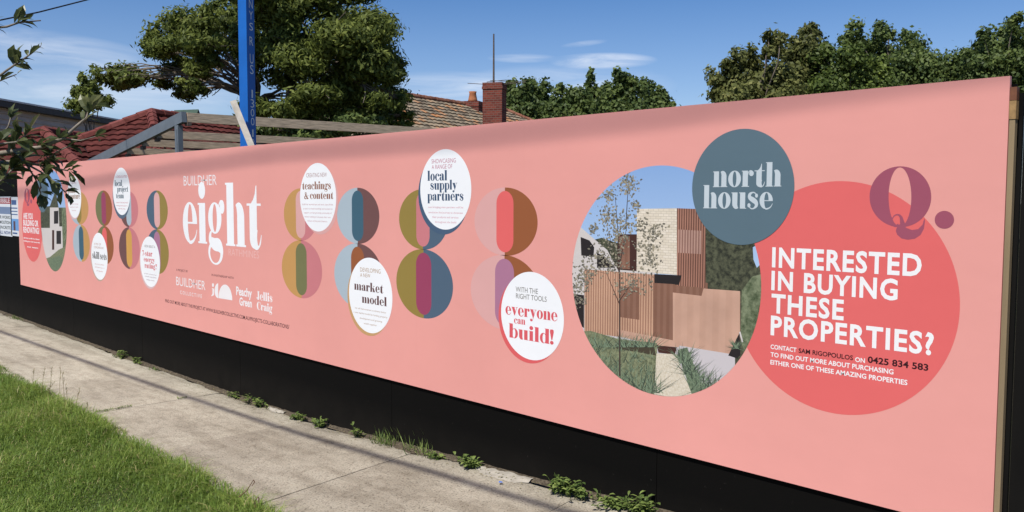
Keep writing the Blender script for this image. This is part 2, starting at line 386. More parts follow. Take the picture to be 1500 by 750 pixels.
# ---- 2D shape tools (u = x, v = z)
def ell(cx, cy, rx, ry, n=48, a0=0, a1=360):
    k = n if a1-a0 >= 360 else n+1
    return [(cx+rx*math.cos(R(a0+(a1-a0)*i/n)), cy+ry*math.sin(R(a0+(a1-a0)*i/n))) for i in range(k)]
def rect(x0, y0, x1, y1): return [(x0, y0), (x1, y0), (x1, y1), (x0, y1)]
def ccw(p):
    a = sum(p[i][0]*p[(i+1) % len(p)][1]-p[(i+1) % len(p)][0]*p[i][1] for i in range(len(p)))
    return p if a > 0 else p[::-1]
def hull(pts):
    pts = sorted(set(pts))
    def half(ps):
        h = []
        for p in ps:
            while len(h) > 1 and (h[-1][0]-h[-2][0])*(p[1]-h[-2][1])-(h[-1][1]-h[-2][1])*(p[0]-h[-2][0]) <= 0: h.pop()
            h.append(p)
        return h
    return half(pts)[:-1] + half(pts[::-1])[:-1]
def stroke(path, sub=6):
    """variable width stroke: list of (x, y, width) smoothed by Catmull-Rom -> list of convex quads"""
    P = [np.array(p, float) for p in path]; Q = []
    for i in range(len(P)-1):
        p0, p1, p2, p3 = P[max(i-1, 0)], P[i], P[i+1], P[min(i+2, len(P)-1)]
        for s_ in range(sub):
            u = s_/sub; Q.append(.5*((2*p1)+(-p0+p2)*u+(2*p0-5*p1+4*p2-p3)*u*u+(-p0+3*p1-3*p2+p3)*u**3))
    Q.append(P[-1]); out = []; Ls = []; Rs = []
    for i in range(len(Q)):
        d = Q[min(i+1, len(Q)-1)][:2]-Q[max(i-1, 0)][:2]; d = d/(np.hypot(*d)+1e-9); nn = np.array([-d[1], d[0]])
        wv = max(Q[i][2], 2)/2; Ls.append(Q[i][:2]+nn*wv); Rs.append(Q[i][:2]-nn*wv)
    for i in range(len(Q)-1): out.append(hull([tuple(Ls[i]), tuple(Rs[i]), tuple(Rs[i+1]), tuple(Ls[i+1])]))
    return out
def csg(ops, eps=1e-6):
    """ops: list of (value, polygon); later ones win; value None cuts. -> verts, tris, values"""
    vs = []; fs = []
    for val, p in ops:
        p = ccw(p); fs.append(list(range(len(vs), len(vs)+len(p)))); vs += [Vector(q) for q in p]
    V, E_, F, ov, oe, of = delaunay_2d_cdt(vs, [], fs, 0, eps, True)
    tris = []; vals = []
    for f, src in zip(F, of):
        if not src: continue
        val = ops[max(src)][0]
        if val is None: continue
        tris.append(f); vals.append(val)
    return [tuple(v) for v in V], tris, vals

def flat(name, pieces, layer, parent, mats):
    """pieces: list of (verts2d, faces, matindex list) printed at their layer in front of the sheet"""
    me = bpy.data.meshes.new(name); v = []; f = []; mi = []
    y = YF - 0.00025*layer
    for V, F, I in pieces:
        o = len(v); v += [(p[0], y, p[1]) for p in V]
        for k, q in enumerate(F):
            q = list(q); a, b_, c_ = (V[q[0]], V[q[1]], V[q[2]])
            if (b_[0]-a[0])*(c_[1]-a[1])-(b_[1]-a[1])*(c_[0]-a[0]) < 0: q = q[::-1]
            f.append([i+o for i in q]); mi.append(I[k] if isinstance(I, (list, tuple)) else I)
    me.from_pydata(v, [], f); me.polygons.foreach_set('material_index', mi); me.update()
    return link(name, me, mats, parent)

# ---- sans lettering from the built-in font
_cache = {}
def sans(body, offset=0.0, spacing=1.0):
    key = (body, offset, spacing)
    if key in _cache: return _cache[key]
    cu = bpy.data.curves.new('t', 'FONT'); cu.body = body; cu.offset = offset; cu.space_character = spacing; cu.resolution_u = 3
    ob = bpy.data.objects.new('t', cu); COL.objects.link(ob)
    dg = bpy.context.evaluated_depsgraph_get(); dg.update()
    me = ob.evaluated_get(dg).to_mesh()
    V = [(v.co.x, v.co.y) for v in me.vertices]; F = [list(p.vertices) for p in me.polygons]
    ob.evaluated_get(dg).to_mesh_clear(); bpy.data.objects.remove(ob); bpy.data.curves.remove(cu)
    _cache[key] = (V, F); return V, F
CAPH = max(p[1] for p in sans('H')[0])
XH = max(p[1] for p in sans('x')[0])

# ---- fat-face lettering, drawn as glyph shapes (x-height 500, ascender 740, stem 190)
T = 26
def glyph(ch):
    P = []
    def a(p): P.append((1, p))
    def c(p): P.append((None, p))
    def st(path):
        for q in stroke(path): P.append((1, q))
    def arch(dx=0):
        a(ell(365+dx, 335, 145, 175)); c(rect(222+dx, -5, 322+dx, 342)); c(ell(268+dx, 340, 54, 146))
        a(rect(320+dx, 0, 510+dx, 340)); a(rect(285+dx, 0, 545+dx, 24))
    if ch == 'o': a(ell(235, 250, 235, 260)); c(ell(235, 250, 70, 234)); return P, 480
    if ch == 'e':
        a(ell(230, 250, 230, 260)); c(ell(240, 250, 75, 234)); c(rect(238, -20, 500, 240))
        st([(200, 6, 40), (260, 2, 44), (340, 28, 38), (410, 85, 26), (452, 165, 14)]); a(rect(160, 236, 458, 260)); return P, 470
    if ch == 'c':
        a(ell(230, 250, 230, 260)); c(ell(240, 250, 78, 234)); c(rect(240, -20, 500, 530))
        st([(220, 4, 36), (280, 4, 40), (360, 40, 32), (430, 150, 14)]); st([(235, 497, 26), (300, 494, 26), (370, 450, 40)]); a(ell(355, 385, 85, 85, 24)); return P, 450
    if ch in 'nhm':
        arch()
        if ch == 'm': arch(285)
        top = 740 if ch == 'h' else 500
        a(rect(35, 0, 225, top)); a(rect(0, top-24, 130, top)); a(rect(0, 0, 258, 24)); return P, (850 if ch == 'm' else 560)
    if ch == 'r':
        a(rect(35, 0, 225, 500)); a(rect(0, 476, 130, 500)); a(rect(0, 0, 275, 24)); st([(215, 350, 20), (245, 450, 24), (310, 497, 30), (370, 470, 50)]); a(ell(350, 412, 82, 84, 24)); return P, 440
    if ch == 'u':
        a(ell(180, 165, 145, 177)); c(rect(223, 160, 322, 530)); c(ell(278, 165, 55, 148))
        a(rect(35, 165, 225, 500)); a(rect(0, 476, 130, 500)); a(rect(320, 0, 510, 500)); a(rect(285, 476, 400, 500)); a(rect(420, 0, 550, 24)); return P, 560
    if ch == 't':
        a(rect(70, 110, 258, 500)); a([(70, 480), (258, 480), (258, 700), (238, 700), (215, 610), (170, 545), (110, 500)]); a(rect(0, 474, 360, 500)); a(ell(190, 110, 120, 120))
        st([(190, 8, 40), (260, 6, 50), (330, 50, 30), (366, 150, 14)]); c(ell(292, 120, 34, 92)); return P, 380
    if ch in 'il':
        top = 500 if ch == 'i' else 740
        a(rect(40, 0, 230, top)); a(rect(0, top-24, 120, top)); a(rect(0, 0, 272, 24))
        if ch == 'i': a(ell(135, 655, 105, 105, 28))
        return P, 285
    if ch == 'j':
        a(rect(60, -60, 250, 500)); a(rect(20, 476, 130, 500)); a(ell(150, 655, 105, 105, 28)); st([(245, -40, 20), (225, -150, 60), (150, -205, 36), (60, -170, 30)]); a(ell(55, -140, 65, 65, 20)); return P, 300
    if ch == 'k':
        a(rect(40, 0, 230, 740)); a(rect(0, 716, 120, 740)); a(rect(0, 0, 272, 24)); a([(230, 200), (230, 235), (430, 490), (470, 490)]); a(rect(350, 476, 530, 500))
        a([(285, 290), (330, 345), (420, 330), (560, 10), (345, 10)]); a(rect(310, 0, 590, 24)); return P, 590
    if ch in 'bp':
        a(ell(325, 250, 190, 260)); c(ell(290, 250, 82, 232)); 
        a(rect(35, 0 if ch == 'b' else -220, 225, 740 if ch == 'b' else 500)); tp = 740 if ch == 'b' else 500; a(rect(0, tp-24, 130, tp))
        if ch == 'p': a(rect(0, -220, 270, -196))
        return P, 530
    if ch == 'd':
        a(ell(190, 250, 190, 260)); c(ell(225, 250, 82, 232)); a(rect(290, 0, 480, 740)); a(rect(255, 716, 400, 740)); a(rect(400, 0, 520, 24)); return P, 530
    if ch == 'a':
        a(ell(250, 365, 170, 145)); c(rect(0, -20, 600, 365)); c(ell(195, 365, 62, 122)); a(ell(160, 130, 160, 140)); c(ell(205, 140, 55, 118))
        a(rect(238, 80, 425, 370)); a(ell(340, 85, 95, 90)); a(ell(95, 385, 88, 82, 24)); st([(380, 20, 40), (440, 22, 26), (480, 60, 14)]); return P, 490
    if ch == 's':
        st([(335, 420, 30), (270, 485, 34), (190, 495, 44), (95, 440, 95), (100, 340, 130), (220, 265, 160), (320, 190, 140), (330, 90, 100), (240, 10, 44), (150, 6, 34), (70, 70, 26)])
        a(ell(335, 400, 52, 62, 20)); a(ell(72, 105, 56, 66, 20)); return P, 430
    if ch in 'vy':
        a([(20, 490), (240, 490), (345, 170), (255, 0), (225, 0)]); a(rect(0, 476, 275, 500)); a(rect(330, 476, 510, 500)); a([(405, 490), (440, 490), (270, 0), (238, 0)])
        if ch == 'y': st([(255, 20, 32), (215, -90, 30), (170, -180, 30), (100, -190, 40)]); a(ell(95, -135, 82, 82, 24))
        return P, 500
    if ch == 'g':
        a(ell(215, -95, 215, 150)); c(ell(205, -105, 150, 118))
        a(ell(210, 320, 195, 190)); c(ell(210, 320, 62, 168)); st([(120, 165, 20), (70, 120, 60), (75, 50, 105), (180, 5, 150), (310, -5, 160), (385, -60, 110), (415, -120, 40)])
        st([(330, 470, 24), (380, 520, 26), (430, 515, 40)]); a(ell(425, 455, 68, 82, 24)); return P, 505
    if ch == '&':
        st([(560, 330, 16), (500, 180, 24), (390, 40, 44), (250, 0, 60), (110, 40, 120), (60, 150, 130), (130, 270, 90), (280, 380, 40), (350, 480, 50), (330, 600, 60), (240, 670, 30), (160, 620, 80), (170, 500, 110), (300, 300, 150), (450, 90, 160), (560, 20, 90), (640, 40, 16)])
        a(rect(460, 320, 650, 344)); return P, 660
    if ch == '7':
        a(rect(20, 560, 420, 700)); a([(250, 0), (100, 0), (300, 420), (395, 570), (425, 570)]); st([(30, 700, 20), (25, 600, 20), (20, 500, 12)]); return P, 430
    if ch == '-': a(rect(20, 190, 230, 270)); return P, 260
    if ch == '!': a([(60, 220), (110, 220), (185, 600), (180, 690), (150, 740), (20, 740), (-10, 690), (-15, 600)]); a(ell(85, 85, 95, 95, 28)); return P, 210
    if ch == '?':
        st([(60, 600, 60), (120, 690, 40), (230, 710, 60), (330, 600, 150), (290, 450, 120), (190, 360, 40), (170, 220, 24)]); a(ell(80, 580, 70, 70, 20)); a(ell(170, 85, 92, 92, 24)); return P, 400
    if ch == 'J': a(rect(180, 120, 380, 716)); a(rect(110, 716, 450, 740)); a(ell(230, 110, 150, 130)); c(ell(170, 150, 40, 130)); a(rect(190, 120, 380, 300)); a(ell(90, 140, 85, 85, 24)); return P, 470
    if ch == 'C':
        a(ell(300, 370, 300, 380)); c(ell(320, 370, 110, 352)); c(rect(330, -20, 640, 760)); st([(320, 4, 40), (420, 20, 40), (520, 90, 30), (580, 230, 16)])
        st([(320, 735, 40), (420, 720, 40), (520, 640, 40), (570, 520, 24)]); a(rect(560, 500, 590, 740)); return P, 620
    return P, 250
_fat = {}
def fat(body, track=0):
    """-> verts, tris of a word in glyph units"""
    x = 0; V = []; F = []
    for ch in body:
        if ch == ' ': x += 190; continue
        if ch not in _fat:
            P, adv = glyph(ch); _fat[ch] = (*csg(P, 1e-3)[:2], adv)
        v, f, adv = _fat[ch]; o = len(V)
        V += [(p[0]+x, p[1]) for p in v]; F += [[i+o for i in q] for q in f]; x += adv + 18 + track
    return V, F
def place(VF, pl, xr, h_px, unit):
    """fit a word: left baseline pixel pl, right pixel xr, letter height h_px for 'unit' font units -> wall coords"""
    V, F = VF; x0, z0 = W(*pl); x1, _ = W(xr, pl[1]+0.0); _, z1 = W(pl[0], pl[1]-h_px)
    lo = min(p[0] for p in V); hi = max(p[0] for p in V); sxx = (x1-x0)/(hi-lo); szz = (z1-z0)/unit
    return [(x0+(p[0]-lo)*sxx, z0+p[1]*szz) for p in V], F, 0
def fatw(body, pl, xr, h, track=0): return place(fat(body, track), pl, xr, h, 500)
def sansw(body, pl, xr, h, bold=0.0, sp=1.0): return place(sans(body, bold, sp), pl, xr, h, CAPH)

def bbox(l, r, tp, bt):
    """wall-space centre and radii of a printed disc from its extents in the picture"""
    cx, cz = W((l+r)/2, (tp+bt)/2); xa, _ = W(l, (tp+bt)/2); xb, _ = W(r, (tp+bt)/2); _, za = W((l+r)/2, bt); _, zb = W((l+r)/2, tp)
    return (xa+xb)/2, (za+zb)/2, (xb-xa)/2, (zb-za)/2
def disc(u, v, r, ry=None, n=72):
    p = ell(u, v, r, ry or r, n); return (p, [list(range(n))], 0)

# --- figure-eight discs
def eight(up, lo, cu, cl):
    for bb, cols in ((up, cu), (lo, cl)):
        cx, cz, rx, rz = bbox(*bb)
        ops = [(0, ell(cx, cz, rx, rz, 64, 90, 270)), (1, ell(cx, cz, rx, rz, 64, -90, 90))]
        pw, ph = rx*.27, rz*.90; pr = min(pw, ph)
        pill = ell(cx, cz+ph-pr, pw, pr, 16, 0, 180) + ell(cx, cz-ph+pr, pw, pr, 16, 180, 360); ops.append((2, pill))
        V, F, I = csg(ops)
        flat('split_disc', [(V, F, I)], 1, banner, [ink(q) for q in cols])
PALE = (176, 190, 200); TEAL = (66, 100, 118); OCH = (202, 153, 92); OLV = (152, 130, 66); GRN = (121, 120, 80); PLUM = (157, 68, 98)
BRN = (156, 92, 56); COR = (234, 106, 104); DBR = (116, 80, 78); DPK = (208, 127, 132); SLT = (82, 102, 122); PPK = (227, 172, 168); MAU = (178, 122, 150)
eight((104, 132, 280, 329), (109.5, 134, 329, 383), (PALE, OCH, OLV), (PALE, OCH, TEAL))
eight((142.5, 166.8, 279, 331), (143.5, 169, 331, 387), (GRN, BRN, PLUM), (GRN, BRN, COR))
eight((178, 205, 280, 333), (177, 207.5, 333, 394), (DBR, DPK, PALE), (DBR, DPK, (216, 163, 84)))
eight((217.5, 248.5, 279, 336), (217, 250, 336, 401), (SLT, OLV, PPK), (SLT, OLV, MAU))
eight((419, 469, 276, 352.5), (416, 475, 352, 436.5), (OCH, DPK, PPK), (OCH, DPK, GRN))
eight((497, 559, 275, 357), (493, 564, 356.5, 451), (PALE, DBR, TEAL), (PALE, DBR, BRN))
eight((588, 660, 277, 365.5), (584, 667, 365, 466), (OLV, SLT, DPK), (OLV, SLT, PLUM))
eight((698.5, 791, 274.7, 374.5), (693, 796, 373.5, 483), (PPK, BRN, COR), (PPK, BRN, MAU))

# --- white text discs
U = 3.7
WHITE = (250, 250, 252)
def lines(rows, bold=0.0):
    return [sansw(*r, bold) for r in rows]
def text_disc(c, crescent, groups, off=(-.0065, -.0060)):
    u, v, r = c[0]*U, c[1]*U+1.85, c[2]*U
    if crescent: flat('disc_rim', [disc(u+off[0]*U, v+off[1]*U, r)], 2, banner, [ink(crescent)])
    d = flat('text_disc', [disc(u, v, r)], 3, banner, [ink(WHITE)])
    for pieces, col in groups: flat('lettering', pieces, 4, d, [ink(col)])
text_disc((-0.993, -.189, .0725), (228, 98, 100), [
    ([sansw('WITH THE', (759, 426.7), 791.5, 7.3), sansw('RIGHT TOOLS', (759.4, 436.4), 804.4, 7.2)], (112, 108, 100)),
    ([fatw('everyone', (744, 459.6), 820.9, 12), fatw('can', (756.5, 473), 773, 7.3), fatw('build!', (749, 493.4), 814.7, 14)], (226, 96, 104))])
text_disc((-1.215, .019, .0725), (74, 96, 122), [
    ([sansw('SHOWCASING', (635.7, 239.7), 671.2, 6.3), sansw('A RANGE OF', (636, 247.8), 666, 6)], (200, 125, 148)),
    ([fatw('local', (629.8, 264.9), 658.6, 9.9), fatw('supply', (634, 278), 673.4, 9.4), fatw('partners', (629.8, 293.7), 682.4, 9.4)], (58, 82, 112)),
    (lines([('one bringing new partners will be', (630.7, 304.5), 682, 2.6), ('revolution the journey to showcase', (631.2, 312.2), 681.6, 2.6), ('their products and services', (636.6, 319), 675.2, 2.7), ('throughout the build', (640.6, 326.1), 671.7, 2.6)]), (222, 150, 165))], (-.006, -.009))
text_disc((-1.454, -.193, .0765), (203, 160, 110), [
    ([sansw('DEVELOPING', (531, 397.4), 560.9, 6), sansw('A NEW', (531, 405), 545.8, 5.4)], (186, 152, 118)),
    ([fatw('market', (522.3, 423.8), 564.8, 8.7), fatw('model', (533.6, 442.9), 570, 8.7)], (104, 72, 72)),
    (lines([('we will demonstrate a industry better', (523.2, 451.5), 569.2, 2.5), ('a new market model for funding property', (521.5, 457.6), 570.9, 2.6), ('development and growing', (530.2, 466.3), 563.1, 2.5), ('wealth together', (536.2, 474.1), 555.3, 2.5)]), (190, 160, 135))], (-.006, -.006))
text_disc((-1.650, .005, .0742), PPK, [
    ([sansw('CREATING NEW', (452, 260), 482, 6)], (186, 150, 150)),
    ([fatw('teachings', (446, 277.5), 488, 7.5), fatw('& content', (449, 291.3), 491.6, 7.2)], (150, 98, 74)),
    (lines([('build her workshops and each step of the', (446, 300.4), 491.1, 2.4), ('project to create teachings and content to', (447.6, 306.5), 490.5, 2.4), ('support our fast growing community of', (448.4, 312.4), 489.2, 2.4), ('women looking to renovate their own', (449.2, 318.3), 487.6, 2.4), ('homes and become investors', (454, 324.4), 482.8, 2.4)]), (210, 160, 165))], (.008, -.006))
text_disc((-2.597, -.186, .0752), (226, 190, 190), [
    ([sansw('HOW ABOUT A', (214.5, 362), 230, 3.7)], (130, 115, 115)),
    ([fatw('7-star', (211.2, 374), 226, 5.4), fatw('energy', (213.5, 382.7), 229.5, 5.0), fatw('rating?', (214.8, 392), 232.7, 5.2)], (222, 98, 104)),
    (lines([('our homes will show you how', (214, 401), 232, 2.0), ('sustainable energy efficient', (215, 405), 232, 2.0), ('design works', (217.5, 410), 229, 2.0)]), (170, 140, 150))], (-.004, -.006))
text_disc((-2.814, .024, .0742), (92, 108, 128), [
    ([sansw('A DEDICATED', (172, 260.8), 188.7, 3.4)], (200, 110, 125)),
    ([fatw('local', (170.8, 272.8), 181.5, 6.0), fatw('project', (174.5, 281), 190.5, 5.6), fatw('team', (172.9, 290.5), 184, 5.4)], (62, 88, 104)),
    (lines([('a team of talented people', (172.5, 297.5), 190.3, 2.0), ('working on the project to', (173, 302), 189.5, 2.0), ('make the vision', (176, 306.5), 186.5, 2.0)]), (214, 120, 130))], (-.003, -.012))
text_disc((-3.032, -.191, .0786), (196, 170, 150), [
    ([sansw('A MIX OF', (140.3, 358.5), 150.5, 3.2), sansw('COMPLEMENTARY', (140.3, 363.5), 154.5, 3.2)], (200, 155, 140)),
    ([fatw('skill sets', (138, 378), 158.8, 6.8)], (76, 72, 72)),
    (lines([('the women have different', (141.5, 387), 155, 1.9), ('skills they bring to it', (141.5, 391.5), 155.5, 1.9), ('all together', (144, 397), 153.5, 1.9)]), (214, 150, 145))], (-.004, -.005))
text_disc((-3.271, .007, .0742), (226, 190, 190), [
    ([sansw('A CREATIVE', (104.2, 270), 114.5, 3.2)], (190, 140, 150)),
    ([fatw('joint', (102.2, 282.7), 112.7, 5.2), fatw('venture', (104.7, 291.2), 119.9, 5.4)], (150, 112, 80)),
    (lines([('women coming', (104.6, 299.5), 117, 1.9), ('together to build', (104.6, 304), 117, 1.9), ('homes', (108, 309), 114, 1.9)]), (210, 160, 165))], (-.003, -.005))

# --- central title
pieces = [fatw('eight', (271.4, 354), 386.6, 57)]
flat('title_lettering', pieces, 2, banner, [ink(WHITE)])
def buildher(pl, xr, h):
    V, F, i = sansw('BUILDHER', pl, xr, h, -0.002); x0, z0 = W(*pl); x1, _ = W(xr, pl[1]); _, z1 = W(pl[0], pl[1]-h); hh = z1-z0
    bx = x0+(x1-x0)*.53
    return [(V, F, i), (rect(bx, z0+hh*.46, bx+(x1-x0)*.14, z0+hh*.55), [[0, 1, 2, 3]], 0)]
flat('lettering', buildher((272, 272), 320.4, 14), 1, banner, [ink((245, 238, 238))])
flat('lettering', [sansw('RATHMINES', (338, 374), 382.4, 10, -0.012)], 1, banner, [ink((243, 192, 186))])
flat('lettering', [sansw('A PROJECT BY', (261, 396.5), 278, 3.1), sansw('IN PARTNERSHIP WITH', (313, 404), 345, 3.1),
     sansw('FIND OUT MORE ABOUT THIS PROJECT AT WWW.BUILDHERCOLLECTIVE.COM.AU/PROJECTS-COLLABORATIONS/', (244.8, 442.3), 426.3, 4.5, .010)], 1, banner, [ink((72, 36, 42))])
flat('lettering', buildher((261, 417.4), 303.6, 12.4) + [sansw('COLLECTIVE', (266.8, 430.3), 298.5, 5, .004, 1.5)], 1, banner, [ink((246, 240, 240))])
flat('lettering', [sansw('Peachy', (349, 431.3), 372, 11.7, .028), sansw('Green', (353.8, 446.4), 372, 11, .028)], 1, banner, [ink((246, 240, 240))])
flat('lettering', [fatw('Jellis', (379, 438.4), 402, 8.4), fatw('Craig', (379.4, 453), 402, 7.8)], 1, banner, [ink((246, 240, 240))])
def zq(ox, oy, sc): return lambda x, y: W(ox+x/sc, oy+y/sc)
z = zq(235, 380, 6.82)
def wl(f, pts): return [f(*p) for p in pts]
logo = [(wl(z, ell(545, 255, 10, 20, 20)), None), (wl(z, [(533, 285), (555, 290), (555, 355), (533, 366), (528, 360), (540, 340), (540, 300)]), None),
        (wl(z, ell(597, 311, 36, 74, 30, 90, 270)), None), (wl(z, [(x_, y_+(x_-669)*.16) for x_, y_ in ell(669, 396, 69, 146, 40, 180, 360)]), None)]
logo = [(p, [list(range(len(p)))], 0) for p, _ in logo]
flat('logo', logo, 1, banner, [ink((246, 240, 240))])

# --- red disc, its words and the Q
CO = (232, 108, 106)
ud, vd, rd = -.477*U, -.116*U+1.85, .140*U
rdisc = flat('red_disc', [disc(ud, vd, rd, None, 110)], 1, banner, [ink(CO)])
flat('lettering', [sansw('INTERESTED', (1134, 390), 1353, 27, .030, 1.13), sansw('IN BUYING', (1133, 423.3), 1318, 26, .030, 1.13), sansw('THESE', (1133, 456.6), 1239, 26, .030, 1.13), sansw('PROPERTIES?', (1132, 489), 1371, 26.5, .030, 1.13),
     sansw('CONTACT', (1132, 510), 1170, 6.2, .02), sansw('ON', (1255.6, 528.8), 1270, 6.4, .02), sansw('TO FIND OUT MORE ABOUT PURCHASING', (1132, 521.4), 1312.5, 6.3, .02), sansw('EITHER ONE OF THESE AMAZING PROPERTIES', (1131.7, 532.6), 1333, 6.3, .02)], 2, rdisc, [ink((248, 246, 246))])
flat('lettering', [sansw('SAM RIGOPOULOS', (1173, 515.8), 1252.8, 6.3, .022), sansw('0425 834 583', (1274, 530), 1363, 8.8, .028)], 2, rdisc, [ink((58, 22, 28))])
def q_mark(f, mirror=1):
    ops = [(0, wl(f, ell(331.5, 312, 241.5, 238, 64))), (None, wl(f, ell(328, 313, 89, 231, 64))), (0, wl(f, ell(676, 492, 76, 70, 40)))]
    for p in ([(385, 545, 10), (440, 570, 10)],): pass
    # tail: loop on the left, bowl sweeping to the right
    ops.append((0, wl(f, [(300, 560), (318, 530), (372, 520), (372, 552), (420, 572), (470, 565), (505, 530), (519, 480), (524, 500), (516, 560), (490, 610), (445, 640), (390, 648), (340, 638), (306, 608), (296, 580)])))
    ops.append((None, wl(f, [(374, 552), (378, 548), (420, 540), (470, 515), (512, 476), (518, 484), (505, 528), (470, 562), (425, 571)])))
    for q in stroke([(318, 535, 26), (280, 540, 12), (264, 505, 9), (280, 465, 9), (310, 452, 12), (335, 470, 22), (345, 510, 34), (352, 545, 50)], 5): ops.append((0, wl(f, q)))
    V, F, I = csg(ops); return V, F, I
flat('emblem', [q_mark(zq(1260, 230, 5.357))], 2, banner, [ink((163, 84, 104))])

# --- printed photograph of the house
def mat_foliage(name, c0, c1, sc):
    m, t, b = nodes(name, .55, .25); n = noise(t, sc, 6, .7)
    r = ramp(t, [(.36, tuple(v*KP for v in lin(c0))), (.62, tuple(v*KP for v in lin(c1)))]); t.links.new(n.outputs['Fac'], r.inputs[0]); t.links.new(r.outputs[0], b.inputs['Base Color']); return m
def mat_two(name, c0, c1, axis, pitch, duty=.5):
    """stripes across x with the given pitch in metres (printed slats)"""
    m, t, b = nodes(name, .55, .25); tcx = t.nodes.new('ShaderNodeTexCoord'); s = t.nodes.new('ShaderNodeSeparateXYZ'); t.links.new(tcx.outputs['Object'], s.inputs[0])
    d = t.nodes.new('ShaderNodeMath'); d.operation = 'MULTIPLY'; d.inputs[1].default_value = 1/pitch; t.links.new(s.outputs[axis], d.inputs[0])
    fr = t.nodes.new('ShaderNodeMath'); fr.operation = 'FRACT'; t.links.new(d.outputs[0], fr.inputs[0])
    r = ramp(t, [(duty-.08, tuple(v*KP for v in lin(c0))), (duty+.08, tuple(v*KP for v in lin(c1)))]); t.links.new(fr.outputs[0], r.inputs[0])
    n = noise(t, 3.5, 4); r2 = ramp(t, [(.3, (.8, .8, .8)), (.7, (1.08, 1.08, 1.08))]); t.links.new(n.outputs['Fac'], r2.inputs[0])
    c_ = mixc(t, 1.0, r.outputs[0], r2.outputs[0], 'MULTIPLY'); t.links.new(c_, b.inputs['Base Color']); return m
def mat_brickprint():
    m, t, b = nodes('print_brick', .55, .25); tcx = t.nodes.new('ShaderNodeTexCoord'); s = t.nodes.new('ShaderNodeSeparateXYZ'); t.links.new(tcx.outputs['Object'], s.inputs[0])
    cb = t.nodes.new('ShaderNodeCombineXYZ'); t.links.new(s.outputs['X'], cb.inputs[0]); t.links.new(s.outputs['Z'], cb.inputs[1])
    br = t.nodes.new('ShaderNodeTexBrick'); t.links.new(cb.outputs[0], br.inputs['Vector']); br.inputs['Scale'].default_value = 1
    br.inputs['Brick Width'].default_value = .033; br.inputs['Row Height'].default_value = .0135; br.inputs['Mortar Size'].default_value = .0012
    for k, c_ in (('Color1', (238, 226, 208)), ('Color2', (224, 211, 190)), ('Mortar', (200, 187, 170))): br.inputs[k].default_value = (*[v*KP for v in lin(c_)], 1)
    t.links.new(br.outputs['Color'], b.inputs['Base Color']); return m
m, t, b = nodes('print_sky', .55, .25); tcx = t.nodes.new('ShaderNodeTexCoord'); s = t.nodes.new('ShaderNodeSeparateXYZ'); t.links.new(tcx.outputs['Object'], s.inputs[0])
mr = t.nodes.new('ShaderNodeMapRange'); mr.inputs['From Min'].default_value = 1.3; mr.inputs['From Max'].default_value = 2.1; t.links.new(s.outputs['Z'], mr.inputs['Value'])
r = ramp(t, [(0, tuple(v*KP for v in lin((190, 214, 242)))), (1, tuple(v*KP for v in lin((134, 170, 220))))]); t.links.new(mr.outputs[0], r.inputs[0]); t.links.new(r.outputs[0], b.inputs['Base Color'])
PH = {'sky': m, 'white': ink((214, 206, 202)), 'dark': ink((44, 38, 38)), 'brick': mat_brickprint(), 'screen': mat_two('print_screen', (112, 74, 62), (180, 130, 110), 'X', .0145),
      'screen2': mat_two('print_slats', (168, 124, 102), (212, 168, 140), 'X', .0175), 'pinkpanel': mat_two('print_pane', (150, 110, 98), (196, 156, 140), 'X', .0165),
      'timber': mat_two('print_timber', (207, 164, 142), (212, 169, 147), 'X', .075, .5), 'shade': mat_two('print_timber_shaded', (138, 98, 80), (148, 108, 90), 'X', .04),
      'door': ink((150, 104, 84)), 'darkbrown': ink((74, 46, 40)), 'trees': mat_foliage('print_trees', (40, 42, 34), (96, 98, 76), 40), 'trees2': mat_foliage('print_trees_pale', (70, 82, 56), (134, 142, 112), 30),
      'hedge': mat_foliage('print_hedge', (92, 98, 74), (146, 150, 116), 45), 'tuft': mat_foliage('print_tuft', (78, 94, 74), (130, 144, 116), 60), 'tuftd': ink((62, 72, 62)), 'tuftl': ink((124, 142, 116)),
      'path': mat_foliage('print_path', (206, 192, 168), (228, 218, 200), 90), 'drive': ink((206, 198, 200)), 'leaf': ink((134, 128, 112)), 'leafd': ink((104, 100, 90)), 'twig': ink((70, 56, 52)), 'soil': ink((74, 66, 52)), 'leafl': ink((166, 156, 134))}
PK = list(PH); PI = {k: i for i, k in enumerate(PK)}
cu, cv, cr = -.740*U, -.114*U+1.85, .1635*U
rp_ = random.Random(3)
ops = [('sky', ell(cu, cv, cr, cr, 110))]
def px(k, pts): ops.append((k, [W(*p) for p in pts]))
px('drive', [(838, 470), (1125, 470), (1125, 600), (838, 600)])
px('trees', [(838, 420), (838, 362), (870, 352), (885, 348), (905, 355), (940, 360), (940, 420)])
px('white', [(838, 320), (858, 336), (874, 350), (893, 366), (908, 394), (908, 420), (862, 420), (862, 480), (838, 480)])
px('dark', [(854, 347), (867, 352), (874, 362), (873, 376), (855, 374)]); px('dark', [(878, 370), (890, 376), (905, 392), (878, 392)]); px('dark', [(842, 430), (859, 432), (859, 480), (842, 470)])
px('darkbrown', [(908, 343), (937, 343), (937, 397), (908, 394)]); px('shade', [(910, 346), (926, 346), (926, 394), (910, 393)])
px('trees', [(1030, 335), (1060, 330), (1085, 345), (1112, 352), (1125, 430), (1120, 560), (1080, 560), (1080, 430), (1030, 430)])
px('sky', [(1106, 362), (1114, 358), (1119, 385), (1112, 392), (1107, 380)])
px('trees2', [(1090, 425), (1105, 405), (1122, 400), (1122, 500), (1095, 515), (1088, 500)])
px('brick', [(936.6, 306), (995, 305), (995, 402.5), (936, 398)])
px('shade', [(984, 408), (1040, 414), (1040, 434), (984, 430)]); px('screen', [(995, 305), (1037, 306.5), (1037, 421.5), (995, 418)]); px('pinkpanel', [(997, 336), (1031, 338), (1031, 372), (997, 370)])
